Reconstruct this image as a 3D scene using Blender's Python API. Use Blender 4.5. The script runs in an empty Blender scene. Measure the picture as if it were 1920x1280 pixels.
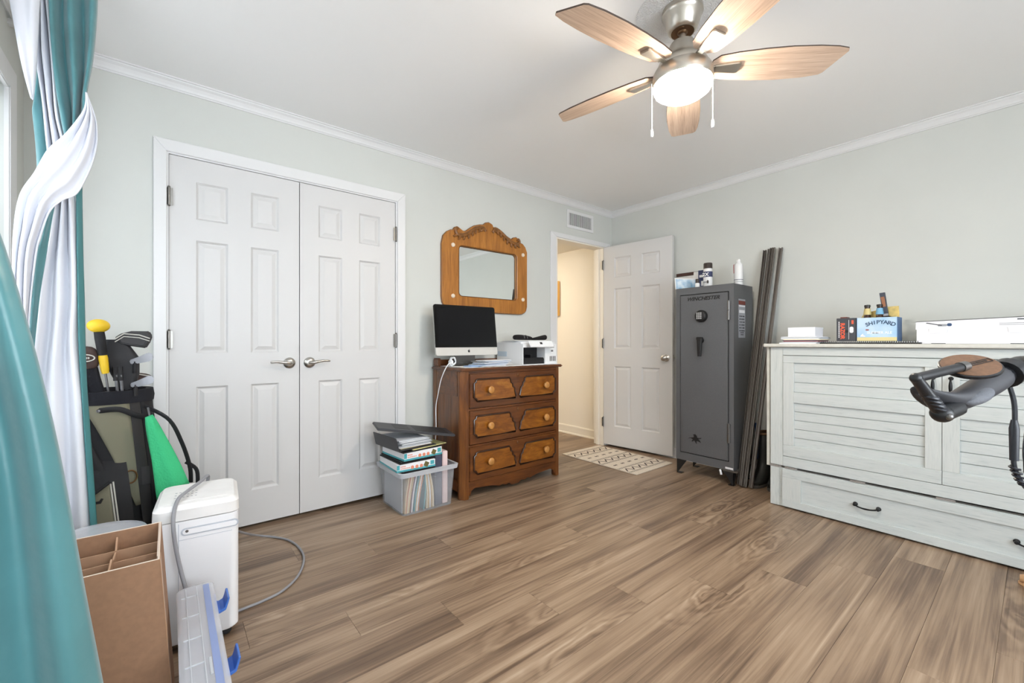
import bpy, bmesh, math, random
from mathutils import Vector, Matrix
random.seed(7)
scene = bpy.context.scene
C = scene.collection

# ------------------------------------------------------------------ camera, world, exposure
EYE = 1.066
cam_d = bpy.data.cameras.new('camera'); cam = bpy.data.objects.new('camera', cam_d); C.objects.link(cam)
cam.location = (0, 0, EYE); cam.rotation_euler = (math.radians(90), 0, math.radians(51.08 - 90))
cam_d.sensor_width = 36; cam_d.lens = 797 / 1920 * 36; cam_d.shift_y = 2.5 / 1920
cam_d.clip_start = 0.02
scene.camera = cam
world = bpy.data.worlds.new('sky'); scene.world = world; world.use_nodes = True
bg = world.node_tree.nodes['Background']
bg.inputs[0].default_value = (0.86, 0.93, 1.0, 1); bg.inputs[1].default_value = 9.8
vs = scene.view_settings
vs.view_transform = 'Standard'; vs.look = 'None'; vs.gamma = 1; vs.exposure = 0.02; vs.use_curve_mapping = False
LAMP_FAN = 165.0      # emission strength of the fan's light bowl
LAMP_HALL = 78.0     # emission strength of the hall ceiling lamp

# room measures (camera stands at x = y = 0)
W = 2.848; L = 3.661; H = 2.44; X0 = -0.505; YB = -1.75; TH = 0.12
HX = L + 0.009; HY = 5.2; HZ = 2.14

def portal(loc, rot, sx, sy):
    d = bpy.data.lights.new('window_portal', 'AREA'); d.shape = 'RECTANGLE'; d.size = sx; d.size_y = sy
    d.cycles.is_portal = True
    o = bpy.data.objects.new('window_portal', d); C.objects.link(o); o.location = loc; o.rotation_euler = rot
WIN1 = (0.95, 2.56, 0.75, 2.08)          # window_1 in the left wall: y0,y1,z0,z1
ADDED_WIN = (-0.42, 1.95, 0.62, 2.15)          # added_window in the back wall, unseen and added to light the room: x0,x1,z0,z1
portal((X0 - TH - .02, (WIN1[0] + WIN1[1]) / 2, (WIN1[2] + WIN1[3]) / 2), (math.radians(90), 0, math.radians(-90)), WIN1[1] - WIN1[0], WIN1[3] - WIN1[2])
portal(((ADDED_WIN[0] + ADDED_WIN[1]) / 2, YB - TH - .02, (ADDED_WIN[2] + ADDED_WIN[3]) / 2), (math.radians(90), 0, 0), ADDED_WIN[1] - ADDED_WIN[0], ADDED_WIN[3] - ADDED_WIN[2])

# ------------------------------------------------------------------ materials
def lin(c):
    c = c / 255
    return c / 12.92 if c <= 0.04045 else ((c + 0.055) / 1.055) ** 2.4
def rgb(c): return (lin(c[0]), lin(c[1]), lin(c[2]), 1)
MATS = {}
def mat(name, col, rough=.5, metal=0., noise=None, bump=None, alpha=1., trans=0., emit=None, sheen=0., coat=0., scale=(1, 1, 1), col2=None, ior=None, spec=None):
    m = bpy.data.materials.new(name); m.use_nodes = True; MATS[name] = m
    nt = m.node_tree; b = nt.nodes['Principled BSDF']; N = nt.nodes.new; K = nt.links.new
    b.inputs['Base Color'].default_value = rgb(col); b.inputs['Roughness'].default_value = rough; b.inputs['Metallic'].default_value = metal
    b.inputs['Alpha'].default_value = alpha; b.inputs['Transmission Weight'].default_value = trans
    b.inputs['Sheen Weight'].default_value = sheen; b.inputs['Coat Weight'].default_value = coat
    if ior: b.inputs['IOR'].default_value = ior
    if spec is not None: b.inputs['Specular IOR Level'].default_value = spec
    if emit:
        b.inputs['Emission Color'].default_value = rgb(emit[0]); b.inputs['Emission Strength'].default_value = emit[1]
    if noise or bump:
        tc = N('ShaderNodeTexCoord'); mp = N('ShaderNodeMapping'); K(tc.outputs['Object'], mp.inputs['Vector']); mp.inputs['Scale'].default_value = scale
    if noise:
        n = N('ShaderNodeTexNoise'); n.inputs['Scale'].default_value = noise[0]; n.inputs['Detail'].default_value = 5
        K(mp.outputs['Vector'], n.inputs['Vector'])
        r = N('ShaderNodeValToRGB'); K(n.outputs['Fac'], r.inputs['Fac'])
        lo = col2 or tuple(max(0, v * (1 - noise[1])) for v in col)
        r.color_ramp.elements[0].position = .35; r.color_ramp.elements[1].position = .65
        r.color_ramp.elements[0].color = rgb(lo); r.color_ramp.elements[1].color = rgb(col)
        K(r.outputs['Color'], b.inputs['Base Color'])
    if bump:
        n2 = N('ShaderNodeTexNoise'); n2.inputs['Scale'].default_value = bump[0]; n2.inputs['Detail'].default_value = 4
        K(mp.outputs['Vector'], n2.inputs['Vector'])
        bp = N('ShaderNodeBump'); bp.inputs['Strength'].default_value = bump[1]; bp.inputs['Distance'].default_value = bump[2] if len(bump) > 2 else .002
        K(n2.outputs['Fac'], bp.inputs['Height']); K(bp.outputs['Normal'], b.inputs['Normal'])
    return m
def wood(name, stops, scale, rough=.45, fine=(4, 120), rnd=.35, dist=1.2, bumps=.12, finemix=.35, axis=0, coat=0., knots=None):
    """grain runs along the local axis 'axis'; each object gets its own offset and tone"""
    m = bpy.data.materials.new(name); m.use_nodes = True; MATS[name] = m
    nt = m.node_tree; b = nt.nodes['Principled BSDF']; N = nt.nodes.new; K = nt.links.new
    b.inputs['Roughness'].default_value = rough; b.inputs['Coat Weight'].default_value = coat
    tc = N('ShaderNodeTexCoord'); oi = N('ShaderNodeObjectInfo')
    mul = N('ShaderNodeMath'); mul.operation = 'MULTIPLY'; mul.inputs[1].default_value = 37.0; K(oi.outputs['Random'], mul.inputs[0])
    cmb = N('ShaderNodeCombineXYZ')
    for i in range(3): K(mul.outputs[0], cmb.inputs[i])
    add = N('ShaderNodeVectorMath'); add.operation = 'ADD'; K(tc.outputs['Object'], add.inputs[0]); K(cmb.outputs[0], add.inputs[1])
    def mp(s):
        v = [s[1]] * 3; v[axis] = s[0]
        k = N('ShaderNodeVectorMath'); k.operation = 'MULTIPLY'; k.inputs[1].default_value = v; K(add.outputs[0], k.inputs[0]); return k
    n1 = N('ShaderNodeTexNoise'); n1.inputs['Scale'].default_value = 1; n1.inputs['Detail'].default_value = 6; n1.inputs['Roughness'].default_value = .6; n1.inputs['Distortion'].default_value = dist
    K(mp(scale).outputs[0], n1.inputs['Vector'])
    n2 = N('ShaderNodeTexNoise'); n2.inputs['Scale'].default_value = 1; n2.inputs['Detail'].default_value = 4; n2.inputs['Distortion'].default_value = .4
    K(mp(fine).outputs[0], n2.inputs['Vector'])
    mx = N('ShaderNodeMix'); mx.data_type = 'FLOAT'; mx.inputs[0].default_value = finemix; K(n1.outputs['Fac'], mx.inputs[2]); K(n2.outputs['Fac'], mx.inputs[3])
    fac = mx.outputs[0]
    if knots:
        def op(o, a, b=None):
            q = N('ShaderNodeMath'); q.operation = o
            for i, v in enumerate((a, b)):
                if v is None: continue
                if isinstance(v, (int, float)): q.inputs[i].default_value = v
                else: K(v, q.inputs[i])
            return q.outputs[0]
        def N_sep(c_):
            q = N('ShaderNodeSeparateColor'); K(c_, q.inputs[0]); return q.outputs[0]
        # broad tone changes along the board
        n3 = N('ShaderNodeTexNoise'); n3.inputs['Scale'].default_value = 1; n3.inputs['Detail'].default_value = 2; K(mp((1.6, 6)).outputs[0], n3.inputs['Vector'])
        fac = op('ADD', fac, op('MULTIPLY', op('SUBTRACT', n3.outputs['Fac'], .5), .30))
        # knots with rings of grain drawn out along the board
        wob = N('ShaderNodeTexNoise'); wob.inputs['Scale'].default_value = 1; K(mp((5, 14)).outputs[0], wob.inputs['Vector'])
        off = N('ShaderNodeVectorMath'); off.operation = 'MULTIPLY_ADD'; K(wob.outputs['Color'], off.inputs[0]); off.inputs[1].default_value = (.35, .35, .35); K(mp(knots).outputs[0], off.inputs[2])
        vo = N('ShaderNodeTexVoronoi'); vo.voronoi_dimensions = '2D'; vo.inputs['Scale'].default_value = 1; K(off.outputs[0], vo.inputs['Vector'])
        d = vo.outputs['Distance']
        ring = op('MULTIPLY', op('SINE', op('MULTIPLY', d, 64.0)), op('MAXIMUM', op('SUBTRACT', .40, d), 0.0))
        core = op('MAXIMUM', op('SUBTRACT', .06, d), 0.0)
        pick = op('GREATER_THAN', N_sep(vo.outputs['Color']), .45); ring = op('MULTIPLY', ring, pick); core = op('MULTIPLY', core, pick)
        fac = op('SUBTRACT', op('ADD', fac, op('MULTIPLY', ring, .24)), op('MULTIPLY', core, 2.6))
    sh = N('ShaderNodeMath'); sh.operation = 'MULTIPLY_ADD'; K(oi.outputs['Random'], sh.inputs[0]); sh.inputs[1].default_value = rnd * .5; K(fac, sh.inputs[2])
    s2 = N('ShaderNodeMath'); s2.operation = 'SUBTRACT'; K(sh.outputs[0], s2.inputs[0]); s2.inputs[1].default_value = rnd * .25
    r = N('ShaderNodeValToRGB'); K(s2.outputs[0], r.inputs['Fac'])
    els = r.color_ramp.elements
    els[0].position, els[0].color = stops[0][0], rgb(stops[0][1]); els[1].position, els[1].color = stops[-1][0], rgb(stops[-1][1])
    for p, c in stops[1:-1]:
        e = els.new(p); e.color = rgb(c)
    K(r.outputs['Color'], b.inputs['Base Color'])
    bp = N('ShaderNodeBump'); bp.inputs['Strength'].default_value = bumps; bp.inputs['Distance'].default_value = .001
    K(n2.outputs['Fac'], bp.inputs['Height']); K(bp.outputs['Normal'], b.inputs['Normal'])
    return m

mat('wall_paint', (209, 211, 206), .7, noise=(3, .012), bump=(180, .05))
mat('ceiling_paint', (246, 246, 245), .85)
mat('popcorn', (246, 246, 245), .9, bump=(160, 1.0, .012))
mat('trim_white', (225, 225, 225), .4)
mat('door_white', (212, 211, 210), .42)
mat('hall_paint', (242, 236, 224), .75)
mat('hall_trim', (240, 234, 222), .5)
mat('closet_unlit', (70, 68, 66), .9)  # closet walls coloured dark to stand for the lack of light inside
mat('subfloor', (60, 46, 36), .9)
mat('nickel', (188, 184, 178), .28, 1.0)
mat('hinge_metal', (150, 147, 142), .35, 1.0)
mat('black_gap', (18, 18, 20), .9)
mat('glass_pane', (255, 255, 255), .02, trans=1.0, ior=1.02, alpha=.12)
wood('plank_vinyl', [(.28, (80, 62, 48)), (.40, (114, 93, 75)), (.50, (142, 119, 97)), (.61, (162, 139, 116)), (.75, (188, 167, 145))], (.7, 14), .38, (1.8, 100), .13, .9, .06, .36, knots=(.8, 3.4))
def shade_mat(name, col, fac):
    m = bpy.data.materials.new(name); m.use_nodes = True; MATS[name] = m; nt = m.node_tree; nt.nodes.remove(nt.nodes['Principled BSDF'])
    d = nt.nodes.new('ShaderNodeBsdfDiffuse'); t = nt.nodes.new('ShaderNodeBsdfTranslucent'); x = nt.nodes.new('ShaderNodeMixShader')
    d.inputs[0].default_value = rgb(col); t.inputs[0].default_value = rgb(col); x.inputs[0].default_value = fac
    nt.links.new(d.outputs[0], x.inputs[1]); nt.links.new(t.outputs[0], x.inputs[2]); nt.links.new(x.outputs[0], nt.nodes['Material Output'].inputs[0])
shade_mat('added_roller_shade', (246, 246, 246), .48)
# fan
wood('blade_wood', [(.3, (170, 142, 122)), (.5, (204, 178, 156)), (.7, (222, 202, 182))], (1.5, 34), .5, (10, 220), .1, .8, .1, .45)
mat('blade_edge', (70, 56, 46), .6)
mat('brushed_nickel', (196, 190, 180), .3, 1.0)
mat('nickel_dark', (110, 84, 60), .4, .9)
mat('bowl_glass', (255, 250, 240), .4, emit=((255, 241, 224), LAMP_FAN))
mat('chain', (225, 225, 222), .4, .4)
# dresser & mirror
wood('walnut', [(.25, (54, 28, 13)), (.45, (88, 48, 20)), (.6, (112, 64, 26)), (.8, (134, 82, 36))], (2.2, 16), .32, (6, 120), .1, 1.0, .08, .3, coat=.25)
wood('walnut_v', [(.25, (60, 32, 16)), (.45, (92, 52, 24)), (.6, (120, 72, 32)), (.8, (140, 90, 44))], (2.2, 16), .32, (6, 120), .1, 1.0, .08, .3, axis=2, coat=.25)
wood('burl', [(.25, (84, 44, 12)), (.42, (118, 66, 18)), (.58, (142, 86, 26)), (.75, (180, 122, 46))], (5, 14), .3, (6, 90), .12, 2.0, .05, .25, coat=.3)
mat('walnut_dark', (58, 30, 14), .28, coat=.4, noise=(40, .2))
mat('knob_wood', (196, 138, 72), .35, noise=(30, .12))
wood('oak', [(.25, (118, 70, 22)), (.45, (158, 100, 36)), (.6, (182, 120, 48)), (.8, (200, 142, 66))], (3, 26), .38, (8, 160), .1, 1.0, .1, .4, coat=.15)
wood('oak_v', [(.25, (118, 70, 22)), (.45, (158, 100, 36)), (.6, (182, 120, 48)), (.8, (200, 142, 66))], (3, 26), .38, (8, 160), .1, 1.0, .1, .4, axis=2, coat=.15)
mat('oak_carved', (142, 92, 42), .4, noise=(40, .2))
mat('oak_dark', (96, 58, 24), .45)
mat('mirror_glass', (236, 240, 238), .01, 1.0)
mat('porcelain', (232, 218, 200), .3)
# electronics and paper
mat('screen_black', (9, 10, 14), .22, spec=.3)
mat('bezel_black', (7, 7, 8), .18, spec=.35)
mat('aluminium', (214, 212, 207), .35, .35)
mat('dark_plastic', (24, 24, 26), .45)
mat('logo_dark', (30, 30, 32), .4)
mat('white_plastic', (234, 236, 238), .4)
mat('pale_blue_plastic', (196, 212, 226), .45)
mat('paper', (238, 240, 244), .8)
mat('paper_blue', (166, 190, 222), .8)
mat('paper_grey', (188, 192, 198), .8)
mat('paper_cream', (236, 222, 190), .8)
mat('paper_yellow', (226, 216, 150), .8)
mat('lace', (238, 238, 236), .9, bump=(300, .3))
mat('black_cloth', (26, 25, 26), .95, noise=(40, .3), bump=(150, .3))
mat('grey_stripe', (92, 92, 94), .9)
# bin by the dresser
mat('clear_plastic', (226, 231, 238), .2, alpha=.17)
mat('clear_rim', (228, 233, 240), .3, alpha=.5)
mat('folder_tan', (214, 186, 140), .7); mat('folder_orange', (206, 142, 104), .7); mat('folder_teal', (84, 160, 170), .6)
mat('folder_slate', (70, 74, 92), .6); mat('binder_black', (28, 28, 31), .5); mat('binder_pink', (232, 208, 206), .5); mat('folder_plum', (120, 86, 96), .7)
mat('slate_dark', (54, 54, 58), .45)
mat('print_teal', (74, 166, 176), .5); mat('print_coral', (226, 140, 112), .5); mat('print_olive', (106, 96, 52), .6); mat('print_red', (150, 52, 50), .5); mat('print_grey', (120, 120, 122), .6)
# rug
mat('rug_cream', (226, 214, 198), .95, noise=(120, .08), bump=(260, .5))
mat('rug_dark', (66, 54, 52), .95)
# safe and its neighbours
mat('safe_grey', (106, 107, 109), .42, .3, noise=(500, .10), bump=(700, .12))
mat('safe_black', (22, 22, 23), .5)
mat('steel', (120, 118, 116), .35, .9)
mat('key_grey', (168, 168, 168), .5)
mat('sticker', (150, 152, 158), .4); mat('sticker_red', (112, 56, 48), .5); mat('sticker_white', (222, 222, 224), .5); mat('sticker_dark', (52, 52, 56), .5)
mat('can_brown', (58, 48, 44), .45); mat('can_white', (232, 232, 232), .35); mat('label_navy', (52, 60, 96), .5)
mat('photo_blue', (120, 170, 205), .5, noise=(18, .3), col2=(220, 232, 240)); mat('frame_brown', (66, 40, 32), .5); mat('mat_white', (228, 228, 226), .7)
mat('bronze_metal', (116, 110, 104), .4, .3); mat('bronze_light', (176, 172, 168), .35, .3); mat('bronze_dark', (86, 80, 74), .5, .3)
mat('rubber', (40, 42, 40), .6, noise=(20, .2)); mat('rubber_sole', (74, 72, 68), .8); mat('blue_cloth', (58, 84, 128), .9); mat('fleece', (108, 84, 62), .95, bump=(200, .6))
# cabinet bed
wood('greywash', [(.24, (138, 147, 150)), (.34, (178, 186, 186)), (.44, (194, 200, 199)), (.75, (206, 210, 208))], (4, 60), .55, (16, 230), .05, .4, .15, .55, axis=1)
wood('greywash_v', [(.24, (140, 148, 150)), (.34, (180, 187, 186)), (.44, (196, 201, 199)), (.75, (208, 211, 208))], (4, 60), .55, (16, 230), .05, .4, .15, .55, axis=2)
mat('cab_plain', (212, 211, 203), .5, noise=(30, .04))
mat('handle_black', (20, 20, 22), .4, .5)
# items on the cabinet
mat('box_white', (238, 238, 242), .6); mat('box_charcoal', (62, 64, 70), .5); mat('print_orange', (232, 92, 58), .5)
mat('carton_blue', (150, 192, 226), .5, noise=(9, .1), col2=(196, 218, 236)); mat('carton_sand', (222, 206, 150), .5); mat('carton_yellow', (232, 206, 128), .6, noise=(25, .18)); mat('carton_side', (66, 104, 150), .5)
mat('carton_navy', (40, 70, 108), .5); mat('carton_white', (240, 242, 246), .5)
mat('bottle_glass', (58, 34, 20), .12); mat('bottle_label', (206, 190, 130), .5); mat('bottle_label_blue', (120, 176, 210), .5); mat('bottle_cap', (34, 32, 30), .4)
mat('stick_slate', (52, 60, 74), .5); mat('stick_copper', (150, 98, 66), .5)
mat('wire', (60, 58, 50), .4, .5)
# left side things
mat('teal_satin', (84, 140, 145), .34, sheen=.35, bump=(9, .25, .01), noise=(5, .07), scale=(1, 1, 1.6), spec=.5)
mat('teal_hem', (72, 132, 136), .5)
mat('white_lining', (228, 230, 237), .75, bump=(20, .06))
mat('white_scarf', (230, 232, 240), .75, bump=(16, .5, .006))
mat('cardboard', (160, 122, 94), .85, noise=(60, .06)); mat('cardboard_edge', (222, 206, 190), .9); mat('cardboard_in', (172, 136, 108), .85); mat('tape', (188, 146, 106), .3)
mat('appliance_white', (240, 240, 242), .35); mat('appliance_top', (236, 234, 232), .45, noise=(14, .03)); mat('groove', (186, 190, 198), .6)
mat('cord_grey', (146, 146, 150), .5); mat('caster', (22, 22, 24), .5)
mat('tote_clear', (222, 226, 236), .2, alpha=.26); mat('tote_lid', (226, 228, 236), .25, alpha=.38); mat('tote_blue_band', (150, 170, 222), .3, alpha=.7); mat('latch_blue', (70, 116, 200), .4)
mat('bag_black', (28, 28, 31), .75, bump=(90, .25)); mat('bag_khaki', (128, 124, 104), .8, bump=(160, .2)); mat('bag_grey', (52, 50, 50), .8); mat('piping', (200, 198, 190), .6)
mat('towel_green', (62, 190, 128), .9, bump=(140, .8, .004)); mat('ball_yellow', (236, 196, 40), .45); mat('headcover_grey', (66, 66, 68), .8); mat('headcover_dark', (40, 40, 43), .7); mat('headcover_brown', (74, 58, 54), .85); mat('knit_black', (26, 27, 34), .95, bump=(220, .5))
mat('chrome', (118, 118, 121), .4, .9); mat('ring_bronze', (150, 110, 76), .35, .9)
# bicycle
mat('bike_black', (30, 31, 34), .35); mat('grip_rubber', (56, 56, 60), .6); mat('grip_pad', (98, 100, 106), .7, bump=(400, .5)); mat('mirror_back', (128, 94, 70), .5, noise=(200, .1)); mat('red_lens', (200, 24, 44), .15, coat=.5); mat('cable_black', (34, 36, 44), .35)
mat('tan_leather', (206, 164, 122), .55)
mat('tyre', (30, 30, 30), .8); mat('gold_frame', (222, 178, 104), .35, .6); mat('art_paper', (238, 232, 220), .7)
mat('hall_lamp', (255, 246, 230), .4, emit=((255, 240, 216), LAMP_HALL))

# ------------------------------------------------------------------ mesh helpers
class MB:
    def __init__(s, xf=None): s.v = []; s.f = []; s.xf = xf
    def add(s, vs, fs):
        o = len(s.v)
        s.v += [tuple(s.xf @ Vector(p)) if s.xf else tuple(p) for p in vs]
        s.f += [tuple(i + o for i in f) for f in fs]; return s
    def box(s, x0, x1, y0, y1, z0, z1):
        return s.add([(x, y, z) for x in (x0, x1) for y in (y0, y1) for z in (z0, z1)],
                     [(0, 1, 3, 2), (4, 6, 7, 5), (0, 4, 5, 1), (2, 3, 7, 6), (0, 2, 6, 4), (1, 5, 7, 3)])
    def prism(s, poly, axis, a, b):
        def p3(p, t): return {'x': (t, p[0], p[1]), 'y': (p[0], t, p[1]), 'z': (p[0], p[1], t)}[axis]
        n = len(poly)
        return s.add([p3(p, a) for p in poly] + [p3(p, b) for p in poly],
                     [tuple(range(n)), tuple(range(2 * n - 1, n - 1, -1))] + [(i, (i + 1) % n, n + (i + 1) % n, n + i) for i in range(n)])
    def tube(s, pts, r, n=8, closed=False, sq=1.0, up=None):
        pts = [Vector(p) for p in pts]; m = len(pts); rs = r if isinstance(r, (list, tuple)) else [r] * m
        vs = []; prev = None
        for i, p in enumerate(pts):
            if closed: t = pts[(i + 1) % m] - pts[i - 1]
            else: t = pts[min(i + 1, m - 1)] - pts[max(i - 1, 0)]
            if t.length < 1e-9: t = Vector((0, 0, 1))
            t.normalize()
            if prev is None:
                u = Vector(up) if up else (Vector((0, 0, 1)) if abs(t.z) < .9 else Vector((1, 0, 0)))
                a = (u - t * u.dot(t)).normalized()
            else:
                a = prev - t * prev.dot(t)
                a = a.normalized() if a.length > 1e-6 else prev
            prev = a; bb = t.cross(a)
            for k in range(n):
                an = 2 * math.pi * k / n
                vs.append(p + a * math.cos(an) * rs[i] + bb * math.sin(an) * rs[i] * sq)
        fs = []
        for i in range(m if closed else m - 1):
            j = (i + 1) % m
            for k in range(n): fs.append((i * n + k, i * n + (k + 1) % n, j * n + (k + 1) % n, j * n + k))
        if not closed: fs += [tuple(range(n - 1, -1, -1)), tuple(range((m - 1) * n, m * n))]
        return s.add(vs, fs)
    def lathe(s, prof, c=(0, 0, 0), n=24, sx=1., sy=1.):
        vs = []; fs = []; m = len(prof)
        for r, z in prof:
            for k in range(n):
                a = 2 * math.pi * k / n; vs.append((c[0] + max(r, 1e-4) * math.cos(a) * sx, c[1] + max(r, 1e-4) * math.sin(a) * sy, c[2] + z))
        for i in range(m - 1):
            for k in range(n): fs.append((i * n + k, i * n + (k + 1) % n, (i + 1) * n + (k + 1) % n, (i + 1) * n + k))
        fs += [tuple(range(n - 1, -1, -1)), tuple(range((m - 1) * n, m * n))]
        return s.add(vs, fs)
    def ball(s, c, r, n=16, m=10):
        r = r if isinstance(r, (list, tuple)) else (r, r, r)
        pr = [(math.sin(math.pi * i / m), -math.cos(math.pi * i / m)) for i in range(m + 1)]
        t = MB().lathe(pr, n=n); 
        return s.add([(c[0] + v[0] * r[0], c[1] + v[1] * r[1], c[2] + v[2] * r[2]) for v in t.v], t.f)
    def rects(s, rings, f):
        """nested rectangles: list of (u0,u1,w0,w1,depth); f maps (u,w,d) to a point"""
        vs = []; fs = []
        for (u0, u1, w0, w1, d) in rings: vs += [f(u0, w0, d), f(u1, w0, d), f(u1, w1, d), f(u0, w1, d)]
        for i in range(len(rings) - 1):
            for k in range(4): fs.append((i * 4 + k, i * 4 + (k + 1) % 4, i * 4 + 4 + (k + 1) % 4, i * 4 + 4 + k))
        o = (len(rings) - 1) * 4; fs.append((o, o + 1, o + 2, o + 3))
        return s.add(vs, fs)
    def loft(s, rings, cap=True):
        n = len(rings[0]); vs = [p for r in rings for p in r]; fs = []
        for i in range(len(rings) - 1):
            for k in range(n): fs.append((i * n + k, i * n + (k + 1) % n, (i + 1) * n + (k + 1) % n, (i + 1) * n + k))
        if cap: fs += [tuple(range(n - 1, -1, -1)), tuple(range((len(rings) - 1) * n, len(rings) * n))]
        return s.add(vs, fs)
    def sheet(s, grid):
        n = len(grid[0]); vs = [p for r in grid for p in r]
        return s.add(vs, [(i * n + k, i * n + k + 1, (i + 1) * n + k + 1, (i + 1) * n + k) for i in range(len(grid) - 1) for k in range(n - 1)])
    def mesh(s, name, bevel=0, seg=2, smooth=False, shift=None, fixn=True):
        bm = bmesh.new(); vv = [bm.verts.new(p) for p in s.v]
        for f in s.f:
            try: bm.faces.new([vv[i] for i in f])
            except ValueError: pass
        if fixn: bmesh.ops.recalc_face_normals(bm, faces=bm.faces)
        if bevel:
            es = [e for e in bm.edges if len(e.link_faces) == 2 and e.calc_face_angle(0) > .6]
            bmesh.ops.bevel(bm, geom=es, offset=bevel, segments=seg, affect='EDGES', clamp_overlap=True)
        if shift is not None: bmesh.ops.transform(bm, matrix=shift, verts=bm.verts)
        me = bpy.data.meshes.new(name); bm.to_mesh(me); bm.free()
        if smooth:
            for p in me.polygons: p.use_smooth = True
            if smooth != 'all': me.set_sharp_from_angle(angle=math.radians(38))
        return me
    def build(s, name, m, parent=None, bevel=0, seg=2, smooth=False, solid=0, sub=0, label=None):
        sh = None
        if parent is not None:
            root = parent
            while root.parent: root = root.parent
            sh = root.matrix_basis.inverted()
        me = s.mesh(name, bevel, seg, smooth, sh)
        o = bpy.data.objects.new(name, me); C.objects.link(o)
        if m: me.materials.append(MATS[m])
        if parent is not None: o.parent = parent
        if solid:
            md = o.modifiers.new('thickness', 'SOLIDIFY'); md.thickness = solid; md.offset = 0
        if sub:
            md = o.modifiers.new('smooth', 'SUBSURF'); md.levels = sub; md.render_levels = sub
        if label: o['label'] = label
        return o
def thing(name, label, cat, loc=(0, 0, 0), rotz=0, group=None):
    o = bpy.data.objects.new(name, None); C.objects.link(o); o.empty_display_size = .05
    o.location = loc; o.rotation_euler = (0, 0, rotz); o['label'] = label; o['category'] = cat
    o.matrix_basis = Matrix.Translation(loc) @ Matrix.Rotation(rotz, 4, 'Z')
    if group: o['group'] = group
    return o
def tag(o, label, cat, group=None):
    o['label'] = label; o['category'] = cat
    if group: o['group'] = group
    return o
def struct(o): o['kind'] = 'structure'; return o
def dup(o, loc, parent=None):
    c = o.copy(); C.objects.link(c); c.location = loc
    if parent is not None: c.parent = parent
    return c
def text(s, name, m, parent, origin, size, xd, yd, extrude=.0006, shear=0, align='CENTER', bold=0., stretch=1., label=None):
    cu = bpy.data.curves.new('t', 'FONT'); cu.body = s; cu.size = size; cu.extrude = extrude; cu.shear = shear; cu.align_x = align; cu.offset = bold; cu.resolution_u = 3
    o = bpy.data.objects.new('t', cu); C.objects.link(o); bpy.context.view_layer.update()
    me = bpy.data.meshes.new_from_object(o.evaluated_get(bpy.context.evaluated_depsgraph_get()))
    bpy.data.objects.remove(o); bpy.data.curves.remove(cu)
    xd = Vector(xd).normalized(); yd = Vector(yd).normalized(); z = xd.cross(yd)
    mt = Matrix((xd * stretch, yd, z)).transposed().to_4x4(); mt.translation = origin
    root = parent
    while root.parent: root = root.parent
    me.transform(root.matrix_basis.inverted() @ mt); me.materials.clear(); me.materials.append(MATS[m]); me.name = name
    ob = bpy.data.objects.new(name, me); C.objects.link(ob); ob.parent = parent
    if label: ob['label'] = label
    return ob
def rrect(u0, u1, w0, w1, r, n=5):
    out = []
    for cx, cy, a0 in ((u1 - r, w1 - r, 0), (u0 + r, w1 - r, 90), (u0 + r, w0 + r, 180), (u1 - r, w0 + r, 270)):
        for k in range(n + 1):
            a = math.radians(a0 + 90 * k / n); out.append((cx + r * math.cos(a), cy + r * math.sin(a)))
    return out
def interp(pts, n):
    """resample a polyline (Catmull-Rom) to n points"""
    pts = [Vector(p) for p in pts]; m = len(pts) - 1; out = []
    for i in range(n):
        t = i / (n - 1) * m; k = min(int(t), m - 1); f = t - k
        p0, p1, p2, p3 = pts[max(k - 1, 0)], pts[k], pts[k + 1], pts[min(k + 2, m)]
        out.append(.5 * ((2 * p1) + (p2 - p0) * f + (2 * p0 - 5 * p1 + 4 * p2 - p3) * f * f + (3 * p1 - p0 - 3 * p2 + p3) * f ** 3))
    return out
FX = ((0, -1, 0), (0, 0, 1))     # lettering on a face that looks towards -x
FY = ((1, 0, 0), (0, 0, 1))      # lettering on a face that looks towards -y

# ------------------------------------------------------------------ room shell
def holed(name, m, axis, a, b, u0, u1, w0, w1, holes):
    us = sorted({u0, u1} | {h[0] for h in holes} | {h[1] for h in holes}); ws = sorted({w0, w1} | {h[2] for h in holes} | {h[3] for h in holes})
    us = [u for u in us if u0 <= u <= u1]; ws = [w for w in ws if w0 <= w <= w1]
    mb = MB()
    for i in range(len(us) - 1):
        for j in range(len(ws) - 1):
            cu, cw = (us[i] + us[i + 1]) / 2, (ws[j] + ws[j + 1]) / 2
            if any(h[0] < cu < h[1] and h[2] < cw < h[3] for h in holes): continue
            if axis == 'y': mb.box(us[i], us[i + 1], a, b, ws[j], ws[j + 1])
            else: mb.box(a, b, us[i], us[i + 1], ws[j], ws[j + 1])
    return struct(mb.build(name, m))
CL0, CL1, DH = -0.012, 1.257, 2.063       # closet opening
DR0, DR1 = 2.83, 3.535                     # doorway opening
holed('wall_closet_side', 'wall_paint', 'y', W, W + TH, X0 - TH, L + TH, 0, H, [(CL0, CL1, 0, DH), (DR0, DR1, 0, DH)])
struct(MB().box(L, L + TH, YB - TH, W, 0, H).build('wall_right', 'wall_paint'))
holed('wall_window_side', 'wall_paint', 'x', X0 - TH, X0, YB - TH, W, 0, H, [(WIN1[0], WIN1[1], WIN1[2], WIN1[3])])
holed('wall_back', 'wall_paint', 'y', YB - TH, YB, X0 - TH, L + TH, 0, H, [ADDED_WIN])
struct(MB().box(X0 - TH, L + TH, YB - TH, W + TH, H, H + .1).build('ceiling', 'ceiling_paint'))
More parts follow.
